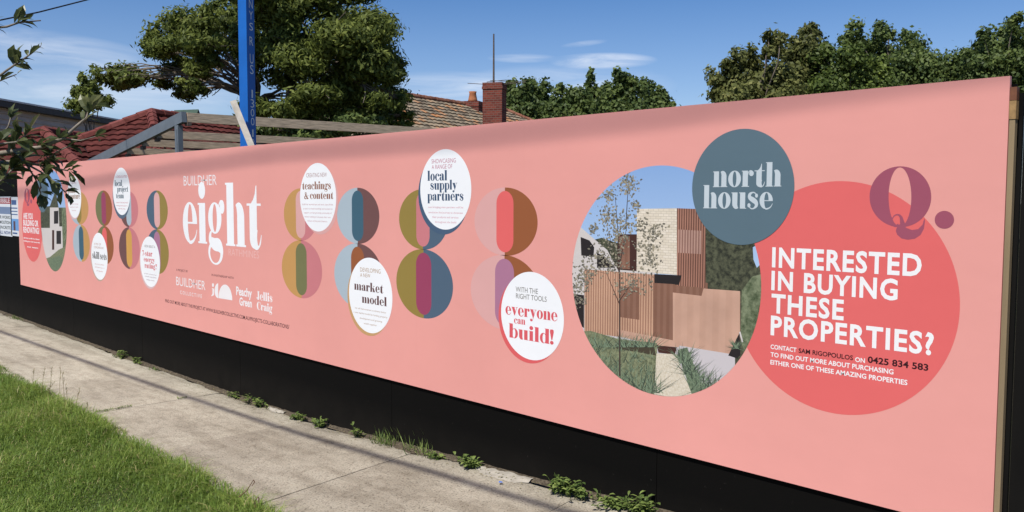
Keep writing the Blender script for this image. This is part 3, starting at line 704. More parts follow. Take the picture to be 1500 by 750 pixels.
px('white', [(859, 391), (963, 399), (963, 403), (859, 395)])
px('screen2', [(859.5, 394), (962, 402), (962, 500), (859.5, 486)]); px('shade', [(912, 420), (940, 420), (940, 468), (912, 464)])
px('dark', [(962, 401), (1002, 403), (998, 417), (962, 415)])
px('brick', [(961, 416), (967.5, 417), (966, 502), (961, 500)]); px('door', [(967, 417), (988, 419), (988, 499), (966, 496)]); px('darkbrown', [(983, 419), (988.6, 419), (988.6, 499), (983, 498)]); px('shade', [(967, 417), (988, 419), (983, 436), (967, 462)])
px('shade', [(960, 414), (992, 416), (992, 506), (960, 503)]); px('timber', [(989, 419), (1087.5, 426), (1087.5, 520), (989, 504)]); px('shade', [(989, 419), (1034, 422), (1031, 433), (989, 428)])
px('timber', [(908, 482), (1000, 500), (998, 508), (962, 505), (910, 492)]); px('darkbrown', [(965, 505), (995, 508), (992, 519), (968, 516)])
px('hedge', [(846, 486), (868, 484), (910, 496), (966, 502), (966, 590), (900, 590), (858, 540)]); px('soil', [(905, 500), (962, 508), (964, 520), (930, 514), (905, 510)])
px('tuft', [(996, 512), (1010, 508), (1030, 560), (1062, 590), (1020, 590)]); px('path', [(965, 517), (994, 518), (1022, 590), (961, 590)])
px('dark', [(1070, 520), (1087, 486), (1088, 520), (1082, 524)]); px('white', [(1086, 486), (1088, 485), (1092, 500), (1090, 501)])
def tuft(x, y, wd, ht, n, keys):
    for _ in range(n):
        bx = x+rp_.gauss(0, wd*.22); a_ = rp_.gauss(0, .8); l_ = ht*rp_.uniform(.5, 1.15); tx = bx+math.sin(a_)*l_*1.1; ty = y-math.cos(a_)*l_*.9
        px(rp_.choice(keys), [(bx-.8, y), (bx+.8, y), (tx, ty)])
BASE_N = len(ops)
for _ in range(70): tuft(rp_.uniform(858, 958), rp_.uniform(505, 575), 10, rp_.uniform(10, 26), 6, ['tuft', 'tuftd', 'tuftl', 'hedge'])
for _ in range(26): q_ = rp_.random(); tuft(1000+q_*40+rp_.gauss(0, 5), 520+q_*55, 10, rp_.uniform(12, 30), 7, ['tuft', 'tuftd', 'tuftl'])
for x in range(862, 965, 9): tuft(x, 508, 16, 26, 14, ['tuft', 'tuftd', 'tuftl'])
for (x, y, a_, h_) in ((905, 560, 40, 40), (940, 572, 46, 46), (958, 575, 40, 44), (880, 545, 30, 34), (1005, 530, 16, 28), (1015, 548, 22, 34), (1030, 570, 30, 40), (1044, 572, 30, 34), (1082, 510, 10, 18)): tuft(x, y, a_, h_, 46, ['tuft', 'tuftd', 'tuftl'])
px('twig', [(910.2, 360), (911.6, 360), (912.6, 550), (910.4, 550)])
for a_, b_ in (((911, 445), (890, 395)), ((911, 440), (935, 405)), ((910.8, 400), (895, 340)), ((911, 390), (922, 330)), ((911, 370), (905, 290)), ((920, 335), (924, 270)), ((890, 400), (870, 395))):
    px('twig', [(a_[0]-.7, a_[1]), (a_[0]+.7, a_[1]), (b_[0]+.3, b_[1]), (b_[0]-.3, b_[1])])
for (x, y, s_, k_) in ((925, 275, 10, 26), (922, 262, 7, 12), (898, 285, 9, 18), (935, 300, 6, 8), (893, 318, 12, 30), (915, 325, 14, 34), (905, 350, 14, 30), (940, 330, 8, 14), (962, 340, 11, 30), (950, 365, 12, 26), (958, 380, 9, 18), (885, 375, 14, 30), (860, 400, 14, 34), (852, 420, 9, 18), (905, 385, 14, 20), (940, 410, 16, 22), (920, 420, 12, 14), (872, 335, 6, 10), (850, 440, 8, 14)):
    for _ in range(int(k_*3.4)):
        x_, y_, r_ = rp_.gauss(x, s_*.75), rp_.gauss(y, s_*.75), rp_.uniform(1.0, 2.7); a_ = rp_.uniform(0, 6.28)
        px(rp_.choice(['leaf', 'leaf', 'leafd', 'leafl']), [(x_+r_*math.cos(a_+q)*(1 if i % 2 else .55), y_+r_*math.sin(a_+q)*(1 if i % 2 else .55)) for i, q in enumerate((0, 1.2, 2.5, 3.8, 5.0))])
def area(p): return abs(sum(p[i][0]*p[(i+1) % len(p)][1]-p[(i+1) % len(p)][0]*p[i][1] for i in range(len(p))))/2
def print_photo(name, ops, base_n, layer):
    """one printed sheet: the big shapes as one planar partition, the fine marks (grass, twigs, leaves) over-printed in thin passes"""
    me_v = []; me_f = []; me_i = []; clip = ops[0][1]
    def emit(V, F, I, y):
        o = len(me_v); me_v.extend((p[0], y, p[1]) for p in V)
        for q, i_ in zip(F, I):
            q = list(q); A, B, C = V[q[0]], V[q[1]], V[q[2]]
            if (B[0]-A[0])*(C[1]-A[1])-(B[1]-A[1])*(C[0]-A[0]) < 0: q = q[::-1]
            me_f.append([k+o for k in q]); me_i.append(i_)
    def cdt(sub, keep_base):
        vs = []; fs = []
        for k, p in sub: p = ccw(p); fs.append(list(range(len(vs), len(vs)+len(p)))); vs += [Vector(q) for q in p]
        V, _, F, _, _, of = delaunay_2d_cdt(vs, [], fs, 0, 1e-6, True); T_ = []; I = []
        for f, s_ in zip(F, of):
            if 0 in s_ and (keep_base or max(s_) > 0): T_.append(f); I.append(PI[sub[max(s_)][0]])
        return [tuple(v) for v in V], T_, I
    y = YF-.00025*layer; emit(*cdt(ops[:base_n], True), y)
    cxm = sum(p[0] for p in clip)/len(clip); czm = sum(p[1] for p in clip)/len(clip); rx_ = max(p[0] for p in clip)-cxm; rz_ = max(p[1] for p in clip)-czm
    rest = ops[base_n:]; y -= 2e-5
    for c0 in range(0, len(rest), 24):
        sub = [ops[0]]+rest[c0:c0+24]; V, F, I = cdt(sub, False); got = sum(area([V[k] for k in f]) for f in F)
        if got <= 1.05*sum(area(p) for _, p in sub[1:]): emit(V, F, I, y); y -= 1.2e-5
        else:
            for k, p in sub[1:]:
                if all(((q[0]-cxm)/rx_)**2+((q[1]-czm)/rz_)**2 < 1 for q in p): emit(p, [list(range(len(p)))], [PI[k]], y); y -= 2e-6
    me = bpy.data.meshes.new(name); me.from_pydata(me_v, [], me_f); me.polygons.foreach_set('material_index', me_i); me.update()
    return link(name, me, [PH[k] for k in PK], banner)
print_photo('printed_photo', ops, BASE_N, 2)
nd = flat('grey_disc', [disc(-.609*U, .018*U+1.85, .0752*U, None, 90)], 8, banner, [ink((94, 116, 128))])
flat('lettering', [fatw('north', (1048, 274.2), 1148, 22.8), fatw('house', (1033.6, 305), 1137, 22.8)], 9, nd, [ink((202, 212, 218))])
# --- the far end: matching red, grey and photo discs
rd2 = flat('red_disc', [disc(*[q for q in bbox(34.5, 64, 277, 383)][:2], *bbox(34.5, 64, 277, 383)[2:], 72)], 1, banner, [ink(CO)])
flat('lettering', [sansw('ARE YOU', (36.4, 320), 50.3, 8, .03), sansw('BUILDING OR', (36.4, 330), 58.4, 8, .03), sansw('RENOVATING?', (36.4, 340.2), 59.9, 8, .03), sansw('call now to talk to us about', (36.8, 349), 60, 2, .03), sansw('building your own home with', (37, 353.5), 60.5, 2, .03), sansw('our team', (42, 362), 58, 2, .03)], 2, rd2, [ink((248, 240, 240))])
x0_, _ = W(38, 290); x1_, _ = W(49, 290)
def fq(x, y):
    _, zt_ = W(42, 276 + (y-75)/573*26); return x0_ + (x-90)/662*(x1_-x0_), zt_
flat('emblem', [q_mark(fq)], 2, banner, [ink((163, 84, 104))])
c2 = bbox(62, 100, 249, 397)
ops = [('sky', ell(c2[0], c2[1], c2[2], c2[3], 80))]
z2 = zq(20, 240, 4.69)
def p2(k, pts): ops.append((k, wl(z2, pts)))
p2('trees', [(180, 300), (260, 290), (300, 180), (320, 300), (360, 300), (380, 500), (180, 560)]); p2('white', [(200, 440), (260, 440), (260, 300), (320, 300), (325, 430), (350, 430), (350, 600), (260, 660), (225, 660)])
p2('dark', [(288, 325), (318, 322), (318, 410), (288, 412)]); p2('darkbrown', [(275, 455), (290, 455), (290, 590), (275, 590)]); p2('dark', [(305, 460), (337, 460), (337, 550), (305, 550)])
p2('trees2', [(340, 300), (380, 300), (385, 560), (350, 600)]); p2('hedge', [(200, 660), (260, 640), (320, 590), (380, 560), (380, 740), (200, 740)]); p2('tuft', [(230, 690), (260, 650), (330, 630), (360, 680), (300, 740)])
print_photo('printed_photo', ops, len(ops), 2)
b2 = bbox(55.5, 72.5, 255, 311)
flat('grey_disc', [disc(b2[0], b2[1], b2[2], b2[3], 60)], 3, banner, [ink((94, 116, 128))])

# --- posters on the black board at the far end
M_paper = ink((222, 226, 232))
def poster(l, r_, tp, bt, label, red):
    xa, za = W(l, bt); xb, zb = W(r_, tp); root = empty('poster', ((xa+xb)/2, -.004, za), label, 'poster')
    mb = MB(); mb.box(((xa+xb)/2, -.0025, (za+zb)/2), xb-xa, .003, zb-za); mb.build('paper', M_paper, root)
    wd, ht = xb-xa, zb-za
    def rr(a, b_, c_, d_): return (rect(xa+wd*a, za+ht*b_, xa+wd*c_, za+ht*d_), [[0, 1, 2, 3]], 0)
    y0 = globals()['YF']; globals()['YF'] = -.0045
    if red:
        flat('printed_band', [rr(.03, .82, .97, .97)], 1, root, [ink((170, 48, 58))])
        flat('printed_picture', [rr(.06, .56, .94, .74)], 1, root, [ink((120, 138, 170))])
        tx = []
        for i, s_ in enumerate(('RUBBLE',)): tx.append((s_, .85, .10, .9, (232, 210, 210)))
        for s_, q, h_, x_, c_ in tx: 
            V, F = sans(s_, .03); lo = min(p[0] for p in V); hi = max(p[0] for p in V)
            flat('lettering', [([(xa+wd*.08+(p[0]-lo)/(hi-lo)*wd*.84, za+ht*(q+p[1]/CAPH*h_)) for p in V], F, 0)], 2, root, [ink(c_)])
        pc = []
        for q, s_ in ((.44, 'OUR WORKS'), (.31, 'DEMOLITION'), (.18, 'CONCRETE')):
            V, F = sans(s_, .02); lo = min(p[0] for p in V); hi = max(p[0] for p in V); pc.append(([(xa+wd*.08+(p[0]-lo)/(hi-lo)*wd*.84, za+ht*(q+p[1]/CAPH*.075)) for p in V], F, 0))
        flat('lettering', pc, 1, root, [ink((84, 92, 92))])
        V, F = sans('CALL NOW', .02); lo = min(p[0] for p in V); hi = max(p[0] for p in V)
        flat('lettering', [([(xa+wd*.08+(p[0]-lo)/(hi-lo)*wd*.84, za+ht*(.05+p[1]/CAPH*.075)) for p in V], F, 0)], 1, root, [ink((52, 72, 128))])
    else:
        flat('printed_picture', [rr(.1, .14, .92, .44)], 1, root, [ink((112, 160, 214))]); flat('printed_figure', [rr(.3, .14, .52, .38)], 2, root, [ink((92, 70, 84))])
        flat('printed_band', [rr(.15, .80, .7, .92), rr(.1, .70, .8, .73), rr(.1, .62, .8, .645), rr(.1, .54, .8, .565), rr(.18, .05, .7, .09)], 1, root, [ink((72, 98, 148))])
    globals()['YF'] = y0
poster(-5, 16.5, 288, 344, 'white site poster with a red header band on black board', True)
poster(17, 28, 288.5, 345, 'narrow white and blue site poster next to the pink banner', False)

# ------------------------------------------------------------------ houses
def tile_plane(name, O, a, s, poly, mat, parent, tw=.30, th=.34, lift=.045, seedv=0, wave=.028):
    """rows of roofing tiles on a roof plane; O eave corner, a along the eave, s up the slope, poly in (a, s) metres"""
    rr = random.Random(seedv); a = a.normalized(); s = s.normalized(); n = a.cross(s).normalized()
    if n.z < 0: n = -n
    px_ = [p[0] for p in poly]; py_ = [p[1] for p in poly]; mb = MB(); sub = 4
    def span(y):
        xs = []
        for i in range(len(poly)):
            (x0, y0), (x1, y1) = poly[i], poly[(i+1) % len(poly)]
            if (y0 <= y < y1) or (y1 <= y < y0): xs.append(x0+(x1-x0)*(y-y0)/(y1-y0))
        return (min(xs), max(xs)) if len(xs) > 1 else None
    y = min(py_)
    while y < max(py_)-.05:
        sp = span(y+th*.5)
        if sp:
            k0, k1 = math.floor(sp[0]/tw), math.ceil(sp[1]/tw)
            for k in range(k0, k1):
                tint = rr.random(); vs = []; dj = rr.uniform(-.006, .008)
                for j in range(sub+1):
                    u = j/sub; x = min(max((k+u)*tw, sp[0]), sp[1]); hgt = wave*abs(math.sin(math.pi*u))+.004
                    for (yy, lf) in ((y-.02, lift+dj), (y+th, .0)): vs.append(O + a*x + s*yy + n*(hgt+lf))
                    vs.append(O + a*x + s*(y-.02) + n*(-.01))
                fs = []
                for j in range(sub): o = j*3; fs += [(o, o+3, o+4, o+1), (o+2, o+5, o+3, o)]
                mb.add(vs, fs, 0, tint)
        y += th
    return mb.build(name, mat, parent)
def ridge_caps(p, q, mat, parent, r=.11, seedv=1):
    rr = random.Random(seedv); mb = MB(); p, q = Vector(p), Vector(q); l = (q-p).length; d = (q-p)/l; k = int(l/.38)
    for i in range(k):
        a_, b_ = p+d*(l*i/k), p+d*(l*(i+1.12)/k); mb.tube([a_, b_], [r*1.08, r*.92], 8, 0, rr.random())
    return mb.build('ridge_caps', mat, parent)
def tile_mat(name, cols, rough=.85):
    m, t, b = nodes(name, rough, .15); at2 = t.nodes.new('ShaderNodeAttribute'); at2.attribute_name = 'tint'
    r = ramp(t, [(i/(len(cols)-1), c_) for i, c_ in enumerate(cols)]); t.links.new(at2.outputs['Fac'], r.inputs[0])
    n = noise(t, 5, 6, .7); r2 = ramp(t, [(.3, (.55, .52, .5)), (.62, (1.1, 1.1, 1.1))]); t.links.new(n.outputs['Fac'], r2.inputs[0])
    c_ = mixc(t, 1.0, r.outputs[0], r2.outputs[0], 'MULTIPLY'); t.links.new(c_, b.inputs['Base Color']); bump(t, b, n.outputs['Fac'], .3, .02); return m
M_tan = tile_mat('lichen_terracotta', [(.12, .095, .07), (.20, .165, .12), (.235, .20, .145), (.28, .22, .15), (.40, .18, .075)])
M_capr = tile_mat('terracotta_cap', [(.20, .085, .055), (.27, .12, .075), (.30, .15, .10)])
M_maroon = tile_mat('maroon_concrete_tile', [(.062, .016, .014), (.086, .022, .018), (.11, .030, .025)])
M_maroonc = tile_mat('maroon_cap', [(.13, .035, .03), (.17, .055, .048)])
M_render = simple('cream_render', (.42, .37, .30), .15, 3, .85)
M_brickm, t, b = nodes('red_brick', .9, .15)
tcx = t.nodes.new('ShaderNodeTexCoord'); br = t.nodes.new('ShaderNodeTexBrick'); sp_ = t.nodes.new('ShaderNodeSeparateXYZ'); t.links.new(tcx.outputs['Object'], sp_.inputs[0])
adx = t.nodes.new('ShaderNodeMath'); t.links.new(sp_.outputs[0], adx.inputs[0]); t.links.new(sp_.outputs[1], adx.inputs[1]); cb = t.nodes.new('ShaderNodeCombineXYZ')
t.links.new(adx.outputs[0], cb.inputs[0]); t.links.new(sp_.outputs[2], cb.inputs[1]); t.links.new(cb.outputs[0], br.inputs['Vector'])
br.inputs['Scale'].default_value = 1; br.inputs['Brick Width'].default_value = .24; br.inputs['Row Height'].default_value = .086; br.inputs['Mortar Size'].default_value = .009
for k_, c_ in (('Color1', (.185, .045, .03)), ('Color2', (.10, .026, .02)), ('Mortar', (.15, .10, .08))): br.inputs[k_].default_value = (*c_, 1)
t.links.new(br.outputs['Color'], b.inputs['Base Color']); bump(t, b, br.outputs['Fac'], -.4, .02)

def hip_face(name, p_eave0, p_eave1, tops, mat, parent, seedv):
    """tiled roof face through an eave line and its upper corners"""
    O = Vector(p_eave0); a = (Vector(p_eave1)-O); L_ = a.length; a.normalize(); t0 = Vector(tops[0])
    s = (t0-O) - a*(t0-O).dot(a); s.normalize()
    poly = [(0, 0), (L_, 0)] + [((Vector(q)-O).dot(a), (Vector(q)-O).dot(s)) for q in tops]
    return tile_plane(name, O, a, s, poly, mat, parent, seedv=seedv)

# terracotta roofed house with chimneys
A0 = at(505, 131, 32.6); zr = 6.1
A0.z = zr
B0 = at(742, 168, 41.5); B0.z = zr
rd_ = (B0-A0).normalized(); perp = Vector((rd_.y, -rd_.x, 0)).normalized()
if perp.dot(CAM-A0) < 0: perp = -perp
half, ze = 5.75, 3.0
h1 = empty('tiled_house', ((A0+B0)/2 + Vector((0, 0, -zr)))[:], 'house with weathered terracotta tile roof and red brick chimney', 'house')
e0, e1 = A0+perp*half - rd_*3.2, B0+perp*half + rd_*5.5
f0, f1 = A0-perp*half - rd_*3.2, B0-perp*half + rd_*5.5
for v_ in (e0, e1, f0, f1): v_.z = ze
hip_face('roof', e0, e1, [B0, A0], M_tan, h1, 5)
hip_face('roof', e1, f1, [B0], M_tan, h1, 6); hip_face('roof', f0, e0, [A0], M_tan, h1, 8); ridge_caps(e0+Vector((0, 0, .06)), A0+Vector((0, 0, .05)), M_capr, h1, seedv=8); hip_face('roof', f0, f1, [B0, A0], M_tan, h1, 7)
ridge_caps(A0+Vector((0, 0, .05)), B0+Vector((0, 0, .05)), M_capr, h1); ridge_caps(e1+Vector((0, 0, .06)), B0+Vector((0, 0, .05)), M_capr, h1, seedv=4)
mb = MB(); c_ = [A0+perp*(half-.4)-rd_*2.7, B0+perp*(half-.4)+rd_*4, B0-perp*(half-.4)+rd_*4, A0-perp*(half-.4)-rd_*2.7]
vs = [(p.x, p.y, -.1) for p in c_] + [(p.x, p.y, ze-.02) for p in c_]
mb.add(vs, [(0, 1, 5, 4), (1, 2, 6, 5), (2, 3, 7, 6), (3, 0, 4, 7)]); mb.build('wall', M_render, h1)
def chimney_stack(px, top, bot, D, wd, dp, parent, pot=False):
    c0 = at(px, top, D); zb_ = at(px, bot, D).z - 1.2; ax = (rd_, Vector((rd_.y, -rd_.x, 0)), Vector((0, 0, 1)))
    ang = R(18); q = Matrix.Rotation(ang, 3, 'Z'); ax = (q@ax[0], q@ax[1], ax[2])
    mb = MB(); zt_ = c0.z
    mb.box((c0.x, c0.y, (zb_+zt_-.26)/2), wd, dp, zt_-.26-zb_, ax); mb.box((c0.x, c0.y, zt_-.20), wd+.05, dp+.05, .10, ax)
    mb.box((c0.x, c0.y, zt_-.075), wd+.015, dp+.015, .148, ax)
    o = mb.build('chimney', M_brickm, parent)
    if pot:
        m_ = MB(); m_.tube([(c0.x, c0.y, zt_-.02), (c0.x, c0.y, zt_+.1), (c0.x, c0.y, zt_+.36), (c0.x, c0.y, zt_+.45)], [.24, .2, .15, .18], 14); m_.build('chimney_pot', simple('terracotta_pot', (.32, .12, .05), .2, 8, .8), o, True)
    return c0
cA = chimney_stack(724.5, 122, 182, 33.1, .59, .77, h1)
chimney_stack(692.5, 149, 170, 38.9, .69, .77, h1, True)
ant = empty('tv_antenna', cA[:], 'thin dark TV antenna pole with wire arms on the brick chimney', 'antenna')
mb = MB(); pz = at(728, 50, 33.0).z; mb.tube([(cA.x, cA.y-.05, cA.z-.3), (cA.x, cA.y-.05, pz)], [.042, .028], 7); mb.build('pole', M_rust, ant)
mb = MB(); zc = cA.z+.03
for (x0, y0, x1, y1) in ((685, 122, 722, 124), (713, 120, 742, 117), (730, 123, 771, 118), (735, 124, 770, 120.5), (718, 118, 741, 119)):
    p, q = at(x0, y0, 32.9), at(x1, y1, 33.1); mb.tube([p, q], .012, 5)
mb.build('arms', M_rust, ant)

# maroon tiled house
P1 = at(222, 168, 24.0); zr2 = P1.z; P2 = at(470, 170, 32.0); P2.z = zr2
h2 = empty('maroon_house', (P1.x, P1.y, 0), 'low house with dark maroon tiled hip roof beyond the black hoarding', 'house')
rdv = (P2-P1).normalized(); pv = Vector((rdv.y, -rdv.x, 0)); pv = pv if pv.dot(CAM-P1) > 0 else -pv
drop, rn = 2.1, 4.0
C1 = P1+pv*rn-rdv*rn; C1.z = zr2-drop; C2 = P1-pv*2.3-rdv*rn; C2.z = zr2-drop; C3 = P2+pv*rn; C3.z = zr2-drop; C4 = P2-pv*2.3; C4.z = zr2-drop
hip_face('roof', C1, C3, [P2, P1], M_maroon, h2, 11); hip_face('roof', C2, C1, [P1], M_maroon, h2, 12); hip_face('roof', C2, C4, [P2, P1], M_maroon, h2, 14)
UPZ = Vector((0, 0, .05))
ridge_caps(P1+UPZ, P2+UPZ, M_maroonc, h2, .13); ridge_caps(C1+UPZ, P1+UPZ, M_maroonc, h2, .14, 2); ridge_caps(C2+UPZ, P1+UPZ, M_maroonc, h2, .14, 3)
ins = .45; w1, w2, w3, w4 = C1-pv*ins+rdv*ins, C2+pv*ins+rdv*ins, C3-pv*ins, C4+pv*ins
mb = MB(); vs = [(p.x, p.y, -.1) for p in (w1, w3, w4, w2)] + [(p.x, p.y, C1.z-.03) for p in (w1, w3, w4, w2)]
mb.add(vs, [(0, 1, 5, 4), (1, 2, 6, 5), (2, 3, 7, 6), (3, 0, 4, 7)]); mb.build('wall', M_render, h2)
gq = at(291, 168, 25.5); mb = MB(); gx_ = rdv
mb.add([gq+gx_*-.24+Vector((0, 0, -.3)), gq+gx_*.24+Vector((0, 0, -.3)), gq+Vector((0, 0, .16)), gq+gx_*-.24+Vector((0, 0, -.3))-pv*.5, gq+gx_*.24+Vector((0, 0, -.3))-pv*.5, gq+Vector((0, 0, .16))-pv*.9], [(0, 1, 2), (0, 2, 5, 3), (1, 4, 5, 2)])
mb.build('gablet', simple('dark_green_paint', (.035, .07, .05), .1, 5, .6), h2)
# the lower wing to its left
Q1 = at(64, 195, 21.5); Q2 = at(215, 193, 27.5); Q2.z = Q1.z
h3 = empty('maroon_wing', (Q1.x, Q1.y, 0), 'second low maroon tiled roof at the far left, behind the twigs', 'house')
rq = (Q2-Q1).normalized(); pq = Vector((rq.y, -rq.x, 0)); pq = pq if pq.dot(CAM-Q1) > 0 else -pq
dr3, rn3 = 1.6, 3.0
D1 = Q1+pq*rn3-rq*rn3; D2 = Q1-pq*rn3-rq*rn3; D3 = Q2+pq*rn3; D4 = Q2-pq*rn3
for v_ in (D1, D2, D3, D4): v_.z = Q1.z-dr3
hip_face('roof', D1, D3, [Q2, Q1], M_maroon, h3, 21); hip_face('roof', D2, D1, [Q1], M_maroon, h3, 22); hip_face('roof', D2, D4, [Q2, Q1], M_maroon, h3, 23)
ridge_caps(Q1+UPZ, Q2+UPZ, M_maroonc, h3, .13, 5); ridge_caps(D1+UPZ, Q1+UPZ, M_maroonc, h3, .13, 6); ridge_caps(D2+UPZ, Q1+UPZ, M_maroonc, h3, .13, 7)
mb = MB(); ws = [D1-pq*.4+rq*.4, D3-pq*.4, D4+pq*.4, D2+pq*.4+rq*.4]
mb.add([(p.x, p.y, -.1) for p in ws]+[(p.x, p.y, D1.z-.03) for p in ws], [(0, 1, 5, 4), (1, 2, 6, 5), (2, 3, 7, 6), (3, 0, 4, 7)]); mb.build('wall', M_render, h3)

# grey weatherboard building at the far left
g0 = at(-130, 130, 26.0); g1 = at(196, 178, 39.0); zg = 5.6; g0.z = zg; g1.z = at(196, 178, 39).z; zg = g1.z; g0.z = zg
h4 = empty('weatherboard_building', (g0.x, g0.y, 0), 'long grey weatherboard wall with low roof behind the maroon roofs', 'building')
dg_ = (g1-g0); Lg = dg_.length; dg_.normalize(); ng = Vector((dg_.y, -dg_.x, 0)); ng = ng if ng.dot(CAM-g0) > 0 else -ng
M_wb = simple('grey_weatherboard', (.50, .44, .39), .15, 2, .75, .2, 0, (1, 1, 6)); M_fas = simple('pale_fascia', (.62, .62, .60), .1, 3, .5); M_gut = simple('dark_gutter', (.055, .048, .045), .2, 3, .6)
mb = MB(); zz = 0.0; up = Vector((0, 0, 1))
while zz < zg-.42:
    b0 = g0.copy(); b0.z = zz; b1 = g1.copy(); b1.z = zz
    mb.add([b0+ng*.045, b1+ng*.045, b1+up*.19, b0+up*.19, b0-ng*.03, b1-ng*.03], [(0, 1, 2, 3), (4, 5, 1, 0)]); zz += .185
mb.build('wall', M_wb, h4)
mb = MB(); mid_ = (g0+g1)/2; mid_.z = zg-.24; mb.box(mid_+ng*.18, Lg, .3, .20, (dg_, ng, up)); mb.build('soffit', M_gut, h4)
mb = MB(); mid_.z = zg-.10; mb.box(mid_-ng*1.65, Lg+.3, 4.0, .06, (dg_, ng, up)); mb.build('roof', M_fas, h4)
mb = MB(); mid_.z = (zg-.5)/2; mb.box(mid_-ng*2.6, Lg, 5.0, zg-.6, (dg_, ng, up)); mb.build('core_wall', M_wb, h4)

# ------------------------------------------------------------------ roof frame, post and plank
apx = at(268, 172, 15.5); yr = apx.y
fr = empty('carport_frame', (apx.x, yr, 0), 'open carport roof frame of grey steel with four timber purlins', 'carport')
low = at_y(163, 225, yr); dirr = (low-apx).normalized(); low2 = apx + dirr*((low-apx).length*1.9)
mb = MB(); mb.bar(apx-dirr*.05, low2, .09, .19); rf = mb.build('rafter', M_steel, fr)
pt = at_y(262, 200, yr); mb = MB(); mb.box((pt.x, yr, (apx.z-.12)/2), .15, .09, apx.z-.14); mb.box((pt.x, yr-.05, (apx.z-.12)/2), .06, .008, apx.z-.3); mb.build('post', M_steel, fr)
lp = low2; mb = MB(); mb.box((lp.x, yr, lp.z/2), .1, .09, lp.z); mb.build('post', M_steel, fr)
pdir = Vector((0.10, 1, 0)).normalized()
for (px_, py_, ln, hh) in ((274, 172, 9.0, .17), (229, 196.5, 8.5, .15), (208, 209, 8.5, .14), (186, 221, 8.5, .13)):
    a_ = at_y(px_, py_, yr+.06); mb = MB(); mb.bar(a_, a_+pdir*ln, .045, hh)
    pu = mb.build('purlin', M_timber, fr)
    mb = MB(); mb.box(a_+Vector((.0, .02, -hh/2-.03)), .12, .07, .07); mb.build('bracket', M_rust, pu)
# far rafter under the purlins' other ends
mb = MB(); of_ = pdir*8.3; mb.bar(apx+of_+Vector((0, 0, -.17)), low2+of_+Vector((0, 0, -.17)), .07, .15); mb.build('rafter', M_steel, fr)
e_ = apx+of_; mb = MB(); mb.box((e_.x, e_.y, (e_.z-.2)/2), .1, .1, e_.z-.2); mb.build('post', M_steel, fr)
e_ = low2+of_; mb = MB(); mb.box((e_.x, e_.y, (e_.z-.2)/2), .1, .1, e_.z-.2); mb.build('post', M_steel, fr)

pp = at(362, 110, 12.6); pw = .158
post = empty('sign_post', (pp.x, pp.y, 0), 'tall square blue post with white letters running down its shaded side', 'sign post')
M_blue = simple('blue_paint', (.006, .11, .42), .10, 3, .45, .4)
vd_ = (pp-CAM); vd_.z = 0; vd_.normalize(); rot = Matrix.Rotation(math.atan2(vd_.y, vd_.x)+R(45+1), 3, 'Z'); ax_ = (rot@Vector((1, 0, 0)), rot@Vector((0, 1, 0)), up)
mb = MB(); mb.box((pp.x, pp.y, 2.85), pw, pw, 5.7, ax_); mb.build('shaft', M_blue, post)
rgt = Vector((vd_.y, -vd_.x, 0))
nrm = max((ax_[0], -ax_[0], ax_[1], -ax_[1]), key=lambda v: v.dot(rgt) - .8*v.dot(vd_)); tdir = up.cross(nrm).normalized()
def z_at(py): return at(368, py, 12.55).z
me_v = []; me_f = []
for ch, y0_, y1_ in (('N', -2, 17), ('Y', 23, 42), ('S', 48 - 14, 44), ('S', 36, 46), ('R', 55, 68), ('U', 84, 97), ('S', 95, 109), ('1', 130, 143), ('3', 144, 157), ('0', 158, 170), ('0', 171, 183), ('1', 189, 200), ('2', 203, 214)):
    pass
for ch, y0_, y1_ in (('N', 0, 13), ('Y', 17, 29), ('S', 34, 45), ('R', 54, 67), ('U', 79, 93), ('S', 95, 108), ('1', 131, 143), ('3', 145, 157), ('0', 159, 170), ('0', 172, 183), ('1', 189, 200), ('2', 203, 214)):
    V, F = sans(ch, -.004); lo = min(p[0] for p in V); hi = max(p[0] for p in V); zt_, zb_ = z_at(y0_), z_at(y1_); hw = .036 if ch != '1' else .014; o = len(me_v)
    for p in V:
        x = (p[0]-(lo+hi)/2)/(hi-lo)*2*hw + .012; q = Vector((pp.x, pp.y, 0))+nrm*(pw/2+.002)+tdir*x; q.z = zb_+p[1]/CAPH*(zt_-zb_); me_v.append(q)
    me_f += [[i+o for i in f] for f in F]
me = bpy.data.meshes.new('lettering'); me.from_pydata(me_v, [], me_f); link('lettering', me, simple('white_vinyl', (.75, .75, .75), .05, 5, .5), post)

pl = empty('timber_plank', (at(366, 212, 12.2)[:]), 'pale sawn timber plank leaning against the blue post', 'plank')
mb = MB(); a_, b_ = at(341.5, 148, 12.35), at(369, 216, 12.25); d_ = (b_-a_).normalized(); b_ = b_ + d_*2.2; mb.bar(a_, b_, .04, .088, vd_.cross(d_)); mb.build('board', simple('pale_sawn_timber', (.46, .42, .36), .2, 9, .8, .15, .2), pl)

